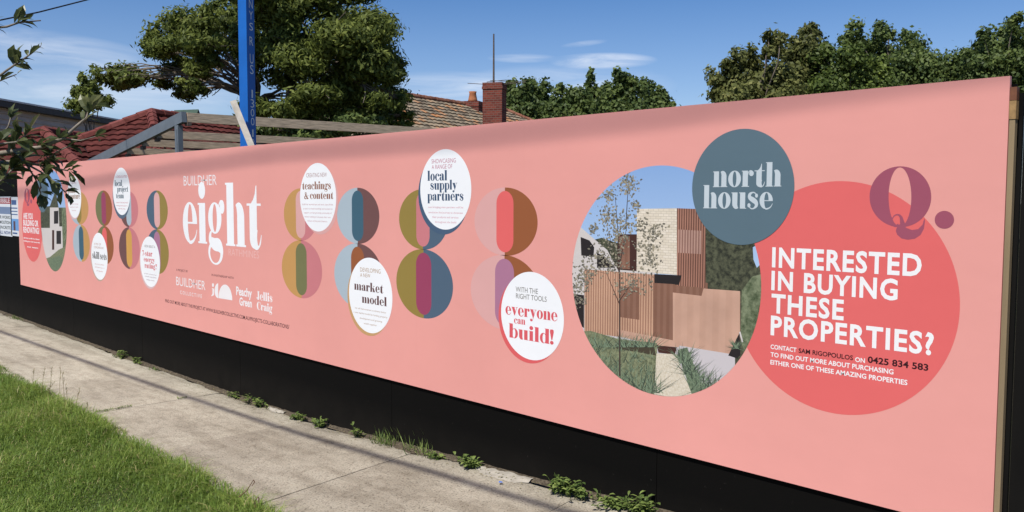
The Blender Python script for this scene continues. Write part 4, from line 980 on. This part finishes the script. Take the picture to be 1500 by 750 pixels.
# ------------------------------------------------------------------ trees
def leaf_cloud(lobes, n_per, size, sun_pick=None, shell=.55, seedv=1, elong=1.6, up_bias=.2, tuft=.36, ragged=.3):
    r_ = np.random.default_rng(seedv); V = []; Tt = []
    for (c, rx, ry, rz, dens) in lobes:
        n = max(60, int(n_per*dens*(rx*ry+ry*rz+rx*rz))); rad = (rx*ry*rz)**(1/3)
        m_ = max(9, int(5+n/70)); tw = r_.normal(size=(m_, 3)); tw /= np.linalg.norm(tw, axis=1)[:, None]; tw[:, 2] = tw[:, 2]*.9+.12
        tr = r_.uniform(shell, 1.0, m_)*(1+r_.normal(0, ragged*.5, m_)); ttint = r_.normal(0, .14, m_); tsz = tuft*r_.uniform(.7, 1.35, m_)
        pick = r_.integers(0, m_, n); d = r_.normal(size=(n, 3))*.62
        pos = tw[pick]*tr[pick][:, None] + d*tsz[pick][:, None]
        p = np.array(c)[None] + pos*np.array([rx, ry, rz])
        nn = pos*.5 + d*.9 + r_.normal(size=(n, 3))*.7; nn[:, 2] += up_bias; nn /= np.linalg.norm(nn, axis=1)[:, None]
        a = np.cross(nn, r_.normal(size=(n, 3))); a /= np.linalg.norm(a, axis=1)[:, None]; b_ = np.cross(nn, a)
        s = size*r_.uniform(.55, 1.25, n)
        q = np.stack([p-a*(s*elong/2)[:, None], p+b_*(s*.5)[:, None], p+a*(s*elong/2)[:, None], p-b_*(s*.5)[:, None]], 1)
        V.append(q.reshape(-1, 3)); Tt.append(np.clip(.45+ttint[pick]+r_.normal(0, .13, n), 0, 1))
    V = np.concatenate(V); Tt = np.concatenate(Tt); F = np.arange(len(V)).reshape(-1, 4); return V, F, Tt
def limb(mb, p, q, r0, r1, rr, wob=.12, n=6, seg=5):
    p, q = Vector(p), Vector(q); l = (q-p).length; pts = []
    off = Vector((rr.gauss(0, wob), rr.gauss(0, wob), abs(rr.gauss(0, wob))))*l
    for i in range(seg+1):
        u = i/seg; pts.append(p.lerp(q, u) + off*(u*(1-u)*2) + Vector((rr.gauss(0, .018), rr.gauss(0, .018), rr.gauss(0, .018)))*l*(0 < i < seg))
    mb.tube(pts, [r0+(r1-r0)*i/seg for i in range(seg+1)], n, 0, None, False); return pts
def tree(name, label, base_px, D, lobes_px, leaf_size, dens, mat, bark, group=None, seedv=1, depth=.9, trunk_r=.22, stems=1, shell=.5, fork=.35, twigs=0, elong=1.6, flat_=1.0, sep=.9):
    rr = random.Random(seedv); bp = at(*base_px, D); base = Vector((bp.x, bp.y, -.08))
    fw = Vector((_F.x, _F.y, 0)).normalized()
    L_ = []; k = D/FPX
    cx = sum(l[0] for l in lobes_px)/len(lobes_px); spread = max(abs(l[0]-cx) for l in lobes_px)*k
    for l in lobes_px:
        rad = l[2]*k; rz = (l[3] if len(l) > 3 else l[2])*k*flat_; c = at(l[0], l[1], D) + fw*rr.uniform(-1, 1)*spread*depth*math.sqrt(max(.05, 1-((l[0]-cx)*k/(spread+.01))**2))*sep
        L_.append(((c.x, c.y, c.z), rad, rad, rz, 1.0))
    root = empty(name, base[:], label, 'tree', group)
    V, F, Tt = leaf_cloud(L_, dens, leaf_size, shell=shell, seedv=seedv, elong=elong)
    np_mesh('crown', V, F, Tt, mat, root)
    mb = MB(); zmin = min(l[0][2]-l[3] for l in L_); tips = []
    for s_ in range(stems):
        a_ = Vector((rr.uniform(-.35, .35), rr.uniform(-.35, .35), 0))*(stems > 1); top = base + a_*2.2 + Vector((0, 0, max(1.2, zmin*(.75 if stems == 1 else .9)+.6*s_)))
        limb(mb, base+a_, top, trunk_r*(1.0 if stems == 1 else .7), trunk_r*.62, rr, .06, 9, 6); tips.append(top)
    for (c, rx, ry, rz, _) in L_:
        c = Vector(c); tp = min(tips, key=lambda q: (q-c).length); l = (c-tp).length
        mid_ = tp.lerp(c, fork) + Vector((0, 0, .12*l)); r0 = trunk_r*.42*min(1, .4+rx/3)
        limb(mb, tp, mid_, r0, r0*.6, rr, .08); pts = limb(mb, mid_, c, r0*.6, .02, rr, .1)
        for _ in range(twigs):
            q0 = rr.choice(pts[:-1]); e = c + Vector((rr.gauss(0, 1)*rx, rr.gauss(0, 1)*ry, rr.gauss(0, .8)*rz))*.5; limb(mb, q0, e, r0*.28+.008, .008, rr, .12, 4, 4)
    mb.build('trunk', bark, root, True)
    return root
M_leafA = tinted('conifer_leaf', (.040, .058, .014), (.29, .32, .075), .6, .38, .2, [(.5, (.135, .168, .036))])
M_leafB = tinted('dark_green_leaf', (.034, .060, .020), (.22, .27, .075), .55, .42, .25, [(.5, (.105, .148, .042))])
M_leafC = tinted('olive_leaf', (.042, .050, .018), (.29, .28, .095), .6, .38, .2, [(.5, (.125, .140, .040))])
M_leafD = tinted('bright_leaf', (.040, .066, .015), (.23, .29, .055), .55, .38, .25, [(.5, (.090, .128, .028))])

big = [(232, 55, 26, 20), (243, 90, 22, 17), (270, 100, 24, 18), (240, 22, 32, 22), (262, 128, 24, 15), (292, 8, 34, 24), (320, -18, 40, 28), (300, 50, 26, 20), (330, 62, 26, 20), (342, 30, 30, 22), (285, 78, 18, 14),
       (168, 112, 20, 13), (190, 112, 24, 14), (206, 120, 16, 11), (178, 124, 18, 10), (238, 118, 16, 12),
       (395, 10, 42, 28), (430, 38, 40, 26), (465, 15, 42, 28), (500, 22, 40, 28), (535, 36, 38, 26), (556, 62, 32, 24), (568, 92, 26, 20), (578, 120, 20, 17), (580, 146, 16, 14), (548, 112, 34, 24), (520, 80, 38, 26), (490, 98, 36, 26),
       (455, 75, 36, 24), (425, 88, 30, 22), (440, 122, 32, 22), (475, 138, 32, 20), (515, 138, 34, 20), (548, 148, 28, 17), (400, 62, 26, 20), (424, 150, 20, 14), (460, 165, 24, 14), (500, 165, 26, 13), (540, 170, 26, 12), (350, -30, 48, 28), (410, -42, 48, 28), (470, -36, 46, 28), (520, -10, 40, 26), (330, 100, 18, 14), (350, 80, 18, 13), (318, 140, 14, 9), (385, 100, 16, 13), (290, 55, 26, 18), (318, 84, 22, 14), (352, 108, 20, 13), (372, 66, 24, 18), (306, 112, 18, 11), (272, 40, 24, 18), (228, 74, 20, 14), (255, 78, 22, 14), (500, 55, 40, 24), (540, 80, 34, 22), (470, 108, 34, 22), (560, 128, 26, 16), (570, 158, 22, 12), (530, 155, 30, 14), (585, 165, 14, 8), (490, 155, 30, 14), (450, 150, 24, 14), (420, 120, 24, 16), (386, 150, 12, 10), (408, 172, 20, 13), (438, 176, 24, 14), (470, 174, 28, 15), (502, 178, 28, 14), (532, 180, 28, 13), (560, 180, 20, 12), (584, 176, 12, 9), (430, 140, 24, 15), (462, 152, 28, 16), (590, 152, 9, 9), (492, 130, 30, 18), (530, 140, 30, 18), (560, 105, 28, 18)]
tree('spreading_tree', 'large spreading dark green tree with bare inner limbs behind the blue post', (395, 190), 21.5, big, .056, 3000, M_leafA, M_bark, seedv=5, depth=.55, trunk_r=.19, stems=4, shell=.55, fork=.45, twigs=5, elong=2.8)
tree('small_tree', 'small round dark tree above the grey weatherboard building', (130, 180), 30.0, [(126, 122, 12, 13), (138, 135, 15, 14), (120, 140, 12, 12), (148, 150, 17, 12), (130, 158, 20, 14), (110, 134, 7, 8)], .09, 1700, M_leafA, M_bark, seedv=9, trunk_r=.14)
tree('dark_shrub', 'dense dark green shrub showing through the timber purlins', (470, 215), 20.5, [(400, 190, 26, 18), (440, 185, 30, 18), (480, 186, 30, 18), (520, 190, 28, 16), (556, 188, 18, 12), (368, 196, 16, 12), (460, 205, 40, 14), (520, 208, 30, 14)], .08, 1500, M_leafB, M_bark, seedv=12, trunk_r=.10, stems=2)
grp = 'row of dark leafy trees behind the tiled house'
mids = [((752, 180), [(747, 130, 12, 14), (757, 148, 16, 18), (742, 160, 18, 20), (770, 135, 13, 18)], 'broad-leaved tree just right of the brick chimney'),
        ((790, 180), [(775, 128, 12, 12), (792, 134, 13, 16), (786, 155, 20, 20), (806, 152, 16, 18)], 'leafy tree with twin tips, second right of the chimney'),
        ((832, 180), [(830, 138, 14, 14), (843, 150, 18, 18), (820, 160, 20, 18), (855, 152, 14, 16)], 'rounded low tree left of the tallest pointed crown'),
        ((868, 180), [(866, 112, 8, 12), (868, 130, 13, 16), (870, 152, 20, 20), (885, 140, 12, 20)], 'tallest and narrowest pointed dark tree of the row'),
        ((918, 180), [(908, 118, 14, 14), (922, 120, 12, 14), (912, 140, 18, 20), (930, 142, 16, 20), (896, 148, 14, 20)], 'wide leafy tree with several tips in the row'),
        ((955, 175), [(948, 128, 10, 16), (962, 136, 12, 14), (956, 150, 20, 14), (975, 150, 10, 10), (984, 154, 6, 5)], 'low tree that ends the row on its right')]
for i, (bpx, lb, lab) in enumerate(mids): tree('leafy_tree', lab, bpx, 50.0+3*(i % 2), lb+[(bpx[0]+dx_, 168+dy_, 22, 20) for dx_, dy_ in ((-18, 4), (0, 0), (18, 3), (-8, 14), (12, 16))], .18, 480, M_leafB, M_bark, grp, 30+i, .7, .2, 1, .45)
grp2 = 'tall trees behind the right half of the banner'
rights = [((1105, 140), 36.0, [(1060, 118, 22, 22), (1078, 96, 20, 22), (1100, 88, 20, 20), (1120, 78, 16, 18), (1085, 130, 34, 24), (1120, 112, 30, 26), (1134, 64, 10, 14), (1050, 140, 16, 12), (1150, 130, 30, 24), (1115, 58, 7, 8)], M_leafC, 'olive brown dense tree, leftmost above the banner'),
          ((1180, 130), 39.0, [(1150, 78, 20, 20), (1180, 56, 16, 18), (1172, 80, 24, 22), (1195, 72, 20, 24), (1160, 110, 30, 26), (1200, 100, 26, 26), (1202, 48, 8, 10), (1186, 44, 9, 10)], M_leafC, 'olive tree with pointed top right of the leftmost one'),
          ((1240, 120), 37.0, [(1215, 84, 20, 22), (1235, 88, 22, 20), (1260, 92, 24, 22), (1225, 112, 26, 18), (1265, 112, 26, 18), (1288, 100, 18, 18), (1215, 70, 12, 12)], M_leafD, 'bright green tree in the middle of the right clump'),
          ((1310, 110), 42.0, [(1255, 50, 16, 16), (1262, 68, 24, 20), (1292, 50, 16, 18), (1310, 46, 12, 16), (1300, 72, 26, 22), (1330, 80, 22, 24), (1345, 56, 13, 14), (1350, 72, 12, 12), (1352, 96, 18, 20), (1318, 100, 26, 20), (1236, 62, 12, 16)], M_leafB, 'dark tall tree with jagged tops behind the bright green one'),
          ((1400, 100), 40.0, [(1386, 95, 14, 14), (1402, 100, 18, 14), (1420, 86, 12, 14), (1380, 108, 16, 10), (1418, 104, 18, 16), (1432, 98, 14, 18)], M_leafB, 'short dark tree in the gap right of the tallest clump'),
          ((1470, 90), 38.0, [(1436, 58, 10, 14), (1450, 70, 18, 20), (1474, 40, 12, 14), (1470, 64, 20, 22), (1492, 46, 14, 20), (1500, 72, 24, 26), (1450, 96, 20, 16), (1480, 100, 26, 20), (1520, 60, 24, 26), (1520, 100, 30, 26)], M_leafB, 'tall dark tree at the right edge above the pine batten')]
for i, (bpx, D_, lb, mt, lab) in enumerate(rights): tree('leafy_tree', lab, bpx, D_, lb+[(bpx[0]+dx_, bpx[1]+dy_, 30, 26) for dx_, dy_ in ((-34, 14), (-10, 4), (16, 8), (40, 14), (0, 26), (-30, 34), (30, 34))], .125, 800, mt, M_bark, grp2, 50+i, .8, .24, 1, .45)

# ------------------------------------------------------------------ overhead cables
def on_sun(p, h): return Vector(p) + TOSUN*((h-p[2])/TOSUN.z)
def cable(name, label, pts, r):
    mb = MB(); mb.tube(pts, r, 8); o = mb.build(name, M_wire, None, True); return tag(o, label, 'cable')
s0 = on_sun((-13.62, -.585, 0.0), 6.6); s1 = on_sun((-3.6, -.262, .125), 6.9); d_ = (s1-s0)
cable('overhead_cable', 'black overhead cable along the street, the nearer one', [s0-d_*1.0, s0, s0+d_*.5+Vector((0, 0, -.02)), s1, s1+d_*1.2], .025)
pts = []
for (px_, py_) in ((-40, 296), (230, 257), (403, 232), (680, 211), (960, 180), (1100, 160)):
    x_, z_ = W(px_, py_); pts.append(on_sun((x_, 0, z_), 11.0))
d0 = (pts[0]-pts[1]); d1 = (pts[-1]-pts[-2])
cable('bundled_cable', 'thick bundled overhead cable high along the street', [pts[0]+d0*1.5]+pts+[pts[-1]+d1*3], .0165)
a_, b_ = at(-60, 42, 14.0), at(150, -6, 17.5); d_ = b_-a_
cable('service_cable', 'thin black service cable crossing the sky at top left', [a_-d_*1.0, a_, a_+d_*.5+Vector((0, 0, -.03)), b_, b_+d_*1.2], .013)

# ------------------------------------------------------------------ overhanging street tree at the left
M_leafE = tinted('glossy_leaf', (.034, .044, .018), (.17, .185, .080), .38, .45, .45, [(.45, (.080, .100, .038)), (.86, (.13, .15, .060)), (.90, (.20, .13, .055))])
M_twig = simple('twig_bark', (.20, .17, .135), .35, 40, .85)
DT = 3.1
st_base = at(-330, 400, 3.1); st_base.z = -.02
stree = empty('street_tree', st_base[:], 'nearby street tree whose leafy twigs hang in at left', 'tree')
rr = random.Random(21); tw = MB(); lf = MB()
def whorl(p, d, n, ln, tan=False):
    d = Vector(d).normalized(); u0 = d.orthogonal().normalized(); v0 = d.cross(u0)
    for i in range(n):
        a_ = 2.4*i + rr.uniform(-.4, .4); sp = rr.uniform(.35, 1.25); dd = d*math.cos(sp)+(u0*math.cos(a_)+v0*math.sin(a_))*math.sin(sp)
        l_ = ln*1.12*rr.uniform(.6, 1.15); lf.leaf(p + d*rr.uniform(-.02, .008), dd, Vector((rr.gauss(0, .4), rr.gauss(0, .4), 1)), l_, l_*rr.uniform(.28, .40), rr.uniform(.05, .3), 0, 1.0 if tan and rr.random() < .6 else (rr.uniform(.15, .86)))
def twig(path, r0, r1, leaves, D=DT):
    P = [at(x, y, D+dz) for x, y, dz in path]; k = len(P); tw.tube(P, [r0+(r1-r0)*i/(k-1) for i in range(k)], 6)
    for (i, n, ln, tan) in leaves:
        i = i % k; d = (P[min(i+1, k-1)]-P[max(i-1, 0)]); whorl(P[i], d, int(n*1.1), ln, tan)
hub = st_base + Vector((0, 0, 1.95)); 
twig([(-60, 60, .1), (-12, 41, 0), (10, 39, 0), (28, 33, .02), (60, 30, .05)], .006, .0022, [(3, 9, .062, False), (1, 6, .05, False)])
twig([(-60, 152, .15), (-15, 122, 0), (10, 103, 0), (26, 92, 0), (45, 79, 0), (60, 67, .03)], .006, .002, [(3, 11, .062, False), (4, 4, .05, False), (5, 3, .018, False)])
twig([(-50, 140, 0), (5, 116, .0), (24, 109, .04)], .004, .002, [(2, 2, .02, False), (1, 4, .04, False)])
twig([(-80, 250, .2), (-20, 228, 0), (18, 222, 0), (60, 216, .02), (92, 203, .03), (112, 185, .03), (127, 172, .04), (131, 160, .05)], .011, .003, [(2, 7, .07, False), (3, 9, .07, False), (4, 6, .06, False), (7, 9, .068, True), (6, 6, .06, True), (1, 8, .07, False)])
twig([(-70, 262, .1), (-10, 238, .1), (30, 236, .1), (62, 243, .12), (100, 250, .14)], .008, .0025, [(1, 9, .075, False), (2, 9, .075, False), (3, 10, .075, False), (4, 7, .06, False)])
twig([(18, 222, 0), (38, 240, .04), (52, 262, .06), (60, 284, .08)], .005, .002, [(2, 8, .062, False), (3, 8, .062, False)])
twig([(38, 240, .04), (64, 254, .05), (82, 268, .05), (96, 282, .05)], .004, .002, [(1, 6, .06, False), (2, 7, .062, False), (3, 7, .06, False)])
twig([(60, 216, .02), (70, 232, .05), (84, 222, .05), (104, 213, .06)], .004, .002, [(1, 9, .07, False), (3, 8, .062, False)])
twig([(-60, 300, .1), (-20, 280, 0), (5, 262, 0), (20, 246, 0)], .006, .003, [(1, 8, .07, False), (2, 9, .075, False), (3, 9, .07, False)])
twig([(-40, 205, .05), (0, 200, 0), (12, 186, 0), (16, 172, 0)], .005, .002, [(1, 8, .07, False), (3, 7, .06, False)])
twig([(-60, 232, -.1), (-10, 212, -.1), (24, 208, -.1), (40, 196, -.1)], .005, .002, [(1, 8, .07, False), (2, 8, .07, False), (3, 8, .07, False)])
twig([(92, 203, .03), (118, 206, .03), (140, 200, .03)], .0035, .0015, [(2, 5, .05, False)])
hubp = at(-230, 190, DT-.1)
for e in ((-60, 60, .1), (-60, 152, .15), (-50, 140, 0), (-80, 250, .2), (-70, 262, .1), (-60, 300, .1), (-40, 205, .05), (-60, 232, -.1)): limb(tw, hubp, at(e[0], e[1], DT+e[2]), .02, .008, rr, .05, 6, 4)
for _ in range(26):
    q = hubp + Vector((rr.gauss(0, .28), rr.gauss(-.25, .3), rr.gauss(.15, .38))); e_ = at(-150, 190, DT)
    if (q-CAM).dot(_R)/((q-CAM).dot(_F)) > -0.72: continue
    limb(tw, hubp, q, .010, .003, rr, .1, 5, 4); whorl(q, q-hubp, 13, .075); whorl(hubp.lerp(q, .75), q-hubp, 8, .07)
limb(tw, st_base, hubp, .075, .045, rr, .04, 9, 6)
tw.build('trunk', M_twig, stree, True); lf.build('foliage', M_leafE, stree)

# ------------------------------------------------------------------ weeds, grass stems and litter
M_weed = tinted('weed_leaf', (.050, .090, .020), (.22, .28, .075), .5, .25, .3)
M_stem = tinted('dry_stem', (.13, .13, .05), (.30, .25, .13), .7, .1)
gw = 'weeds sprouting along the foot of the hoarding'
def weed(px_, py_, wd, ht, kind, label, n=22, y=None):
    p = ground_px(px_, py_, 0.0); x = p.x; yy = -.055 if y is None else y
    if y is None:
        q = at_y(px_, py_, -.055); x = q.x
    base = Vector((x, yy, gz(x, yy)-.012)); root = empty('weed', base[:], label, 'weed', gw); m_ = MB(); sm = MB(); r_ = random.Random(int(px_*7+py_))
    for i in range(n):
        ox = r_.gauss(0, wd*.4); oy = -abs(r_.gauss(0, .035))+.02; b_ = base+Vector((ox, oy, 0))
        if kind == 'grass':
            a_ = r_.uniform(0, 6.28); l_ = ht*r_.uniform(.35, 1.15); ln_ = r_.uniform(.3, 1.5); m_.leaf(b_, Vector((math.cos(a_)*ln_, math.sin(a_)*ln_*.6-.2, 1)), (math.cos(a_), math.sin(a_), 0), l_, .006, .5, 0, r_.random())
        else:
            tp = b_ + Vector((r_.gauss(0, .03), -r_.uniform(0, .04), ht*r_.uniform(.25, 1))); sm.tube([b_, b_.lerp(tp, .5)+Vector((r_.gauss(0, .008), 0, .004)), tp], [.0022, .0016, .001], 4, 0, r_.random()*.4)
            for j in range(r_.randint(3, 6)):
                a_ = r_.uniform(0, 6.28); m_.leaf(b_.lerp(tp, r_.uniform(.35, 1)), (math.cos(a_), math.sin(a_), r_.uniform(-.1, .6)), (0, 0, 1), r_.uniform(.022, .055), r_.uniform(.012, .026), .2, 0, r_.random())
    m_.build('leaves', M_weed, root)
    if sm.v: sm.build('stems', M_weed, root)
for args in ((25, 470, .35, .08, 'grass', 'grassy tuft at the far left foot of the black hoarding', 60), (180, 517, .16, .10, 'leafy', 'small leafy weed, farthest of those along the hoarding', 18), (200, 525, .18, .07, 'leafy', 'low leafy weed just right of the farthest one', 16), (228, 534, .20, .05, 'grass', 'thin grass wisps below the farthest leafy weeds', 26),
             (345, 571, .10, .07, 'leafy', 'small weed below the partner logos', 12), (368, 578, .06, .12, 'leafy', 'upright thin weed below the web address', 6), (383, 585, .12, .07, 'leafy', 'leafy weed left of the broken pale concrete', 14),
             (435, 603, .10, .06, 'leafy', 'leafy weed right of the broken pale concrete', 14), (470, 612, .13, .07, 'leafy', 'trailing leafy weed below the market model disc', 16), (527, 626, .05, .10, 'leafy', 'broad leaf sprout below the market model disc', 8),
             (566, 648, .13, .13, 'grass', 'dense green grass tuft below the plum disc', 70), (618, 656, .16, .16, 'grass', 'wispy tall grass tuft left of the sunlit chipped concrete', 40), (640, 662, .06, .05, 'leafy', 'tiny weed right of the wispy grass tuft', 8),
             (692, 686, .11, .08, 'leafy', 'bushy weed beside the pale chipped concrete with blue paint', 30), (825, 722, .10, .12, 'leafy', 'leafy weed at the dark gap under the hoarding', 34), (850, 732, .13, .10, 'leafy', 'broad leaved weed right of the dark gap', 26), (905, 742, .09, .06, 'leafy', 'low creeping weed near the bottom edge', 34), (945, 752, .14, .10, 'leafy', 'leafy weed cut by the bottom edge, nearest of all', 30)):
    weed(*args)
for (px_, py_, lab) in ((28, 582, 'leafy weed in the lawn edge, left of the seeding stems'), (66, 606, 'leafy weed in the lawn below the seeding stems'), (122, 634, 'leafy weed in the lawn edge right of the seeding stems')):
    q_ = ground_px(px_, py_, 0.0); weed(px_, py_, .16, .09, 'leafy', lab, 26, min(q_.y, -1.42))
# dirt and litter gathered along the foot of the hoarding
m_ = MB(); r_ = random.Random(77); xs = np.linspace(-19, -1.3, 420); pw_ = 0
V_ = []
for x in xs:
    wd_ = max(.004, .016+.026*math.sin(x*2.3)+.018*math.sin(x*7.7+1)+r_.uniform(-.008, .012)); yb = -.02-wd_
    V_ += [(x, -.004, gz(x, 0)+.010+r_.uniform(0, .006)), (x, (yb-.004)/2, gz(x, yb)+.007+r_.uniform(0, .006)), (x, yb-.012, gz(x, yb)-.006)]
m_.add(V_, [(i*3+j, i*3+j+1, i*3+j+4, i*3+j+3) for i in range(len(xs)-1) for j in range(2)])
tag(m_.build('soil', simple('dirt_litter', (.085, .068, .048), .6, 60, .95, .1, .6)), kind='structure')
m_ = MB()
for _ in range(520):
    x = r_.uniform(-14, -1.8); y = -.03-abs(r_.gauss(0, .07)); a_ = r_.uniform(0, 6.28); m_.leaf((x, y, gz(x, y)+.004), (math.cos(a_), math.sin(a_), r_.uniform(0, .25)), (0, 0, 1), r_.uniform(.008, .028), r_.uniform(.004, .010), .2, 0, r_.random())
tag(m_.build('leaf_litter', M_stem), 'scattered dry bits of leaf litter along the foot of the hoarding', 'litter', kind='stuff')
# grass in a slab joint
jx = -7.865; 
for (y0_, y1_, lab) in ((-1.18, -.88, 'strip of short grass growing in a slab joint'), (-.46, -.38, 'tiny grass tuft in the same joint, closer to the hoarding')):
    m_ = MB(); r_ = random.Random(5)
    for i in range(int((y1_-y0_)*420)):
        yy = r_.uniform(y0_, y1_); a_ = r_.uniform(0, 6.28); m_.leaf((jx+r_.gauss(0, .008), yy, gz(jx, yy)-.006), (math.cos(a_)*.8, math.sin(a_)*.8, .6), (0, 0, 1), r_.uniform(.015, .035), .005, .3, 0, r_.random())
    tag(m_.build('joint_grass', M_weed), lab, 'grass tuft')
# seeding grass stems at the verge edge
gs = 'seeding grass stems at the verge edge'
for i, (px_, py_, hh) in enumerate(((62, 575, .22), (76, 580, .26), (88, 592, .30), (96, 602, .34), (101, 604, .26), (84, 600, .17), (107, 610, .22), (60, 583, .14), (118, 618, .13), (48, 570, .2))):
    b_ = ground_px(px_, py_, .0); b_.y = min(b_.y, -1.30); r_ = random.Random(90+i); m_ = MB()
    tp = b_+Vector((r_.gauss(0, .075), r_.gauss(0, .06), hh*r_.uniform(.85, 1.15))); P = [b_, b_.lerp(tp, .5)+Vector((r_.gauss(0, .012), 0, 0)), tp]; root = empty('grass_stem', b_[:], 'thin seeding grass stem standing at the edge of the lawn', 'grass stem', gs)
    m_.tube(P, [.0022, .0018, .0010], 5, 0, .35); m_.build('stem', M_stem, root)
    m_ = MB()
    for j in range(14):
        u = r_.uniform(.66, 1.0); a_ = r_.uniform(0, 6.28); m_.leaf(P[1].lerp(tp, (u-.5)*2), (math.cos(a_)*.4, math.sin(a_)*.45, 1), (0, 1, 0), .026, .008, .1, 0, r_.uniform(.3, 1))
    m_.build('seed_head', M_stem, root)
# dry twig by the bottom edge
b_ = ground_px(372, 735, .0); m_ = MB()
for (x0, y0, x1, y1, x2, y2) in ((350, 728, 362, 718, 371, 703), (371, 703, 373, 706, 369, 712), (374, 742, 373, 734, 378, 728), (378, 728, 379, 730, 379, 738)):
    m_.tube([at(x0, y0, 5.0), at(x1, y1, 5.0), at(x2, y2, 5.0)], [.004, .003, .0018], 5)
tag(m_.build('dry_twig', simple('dead_twig', (.12, .07, .04), .3, 30, .8)), 'thin dry brown twig poking up from the lawn edge', 'twig')
# pale broken concrete at the hoarding foot, one with a dab of blue paint
M_pale = simple('broken_concrete', (.33, .30, .25), .18, 25, .95, .1, .5)
def chip(px0, py0, px1, py1, wd, lab, seedv):
    r_ = random.Random(seedv); xa = at_y(px0, py0, -.07).x; xb = at_y(px1, py1, -.07).x; vs = []; n = 12
    for i in range(n+1):
        x = xa+(xb-xa)*i/n; env = math.sin(math.pi*(i+.4)/(n+.8)); yf = -.05-wd*env*r_.uniform(.35, 1.15); vs += [(x, -.014, gz(x, 0)+.006*r_.random()+.004), (x, (yf-.02)/2+r_.uniform(-.01, .01), gz(x, yf)+.006+.009*r_.random()), (x, yf, gz(x, yf)-.003)]
    m_ = MB(); m_.add(vs, [(i*3+j, i*3+j+1, i*3+j+4, i*3+j+3) for i in range(n) for j in range(2)]); o = m_.build('concrete_chip', M_pale); tag(o, lab, 'concrete chip', 'broken concrete pieces'); return o
ch = chip(692, 694, 772, 718, .10, 'pale broken concrete with a dab of blue paint', 3); chip(388, 593, 412, 604, .03, 'pale broken concrete strip in front of the far weeds', 4)
bp_ = ground_px(733, 706, gz(-3.7, -.12)+.008); m_ = MB(); m_.add([bp_+Vector((.02*math.cos(q)*(.7+.3*math.sin(3*q)), .012*math.sin(q), 0)) for q in [i*.524 for i in range(12)]], [tuple(range(12))]); m_.build('paint_dab', simple('blue_marking_paint', (.05, .16, .55), .1, 20, .7), ch)
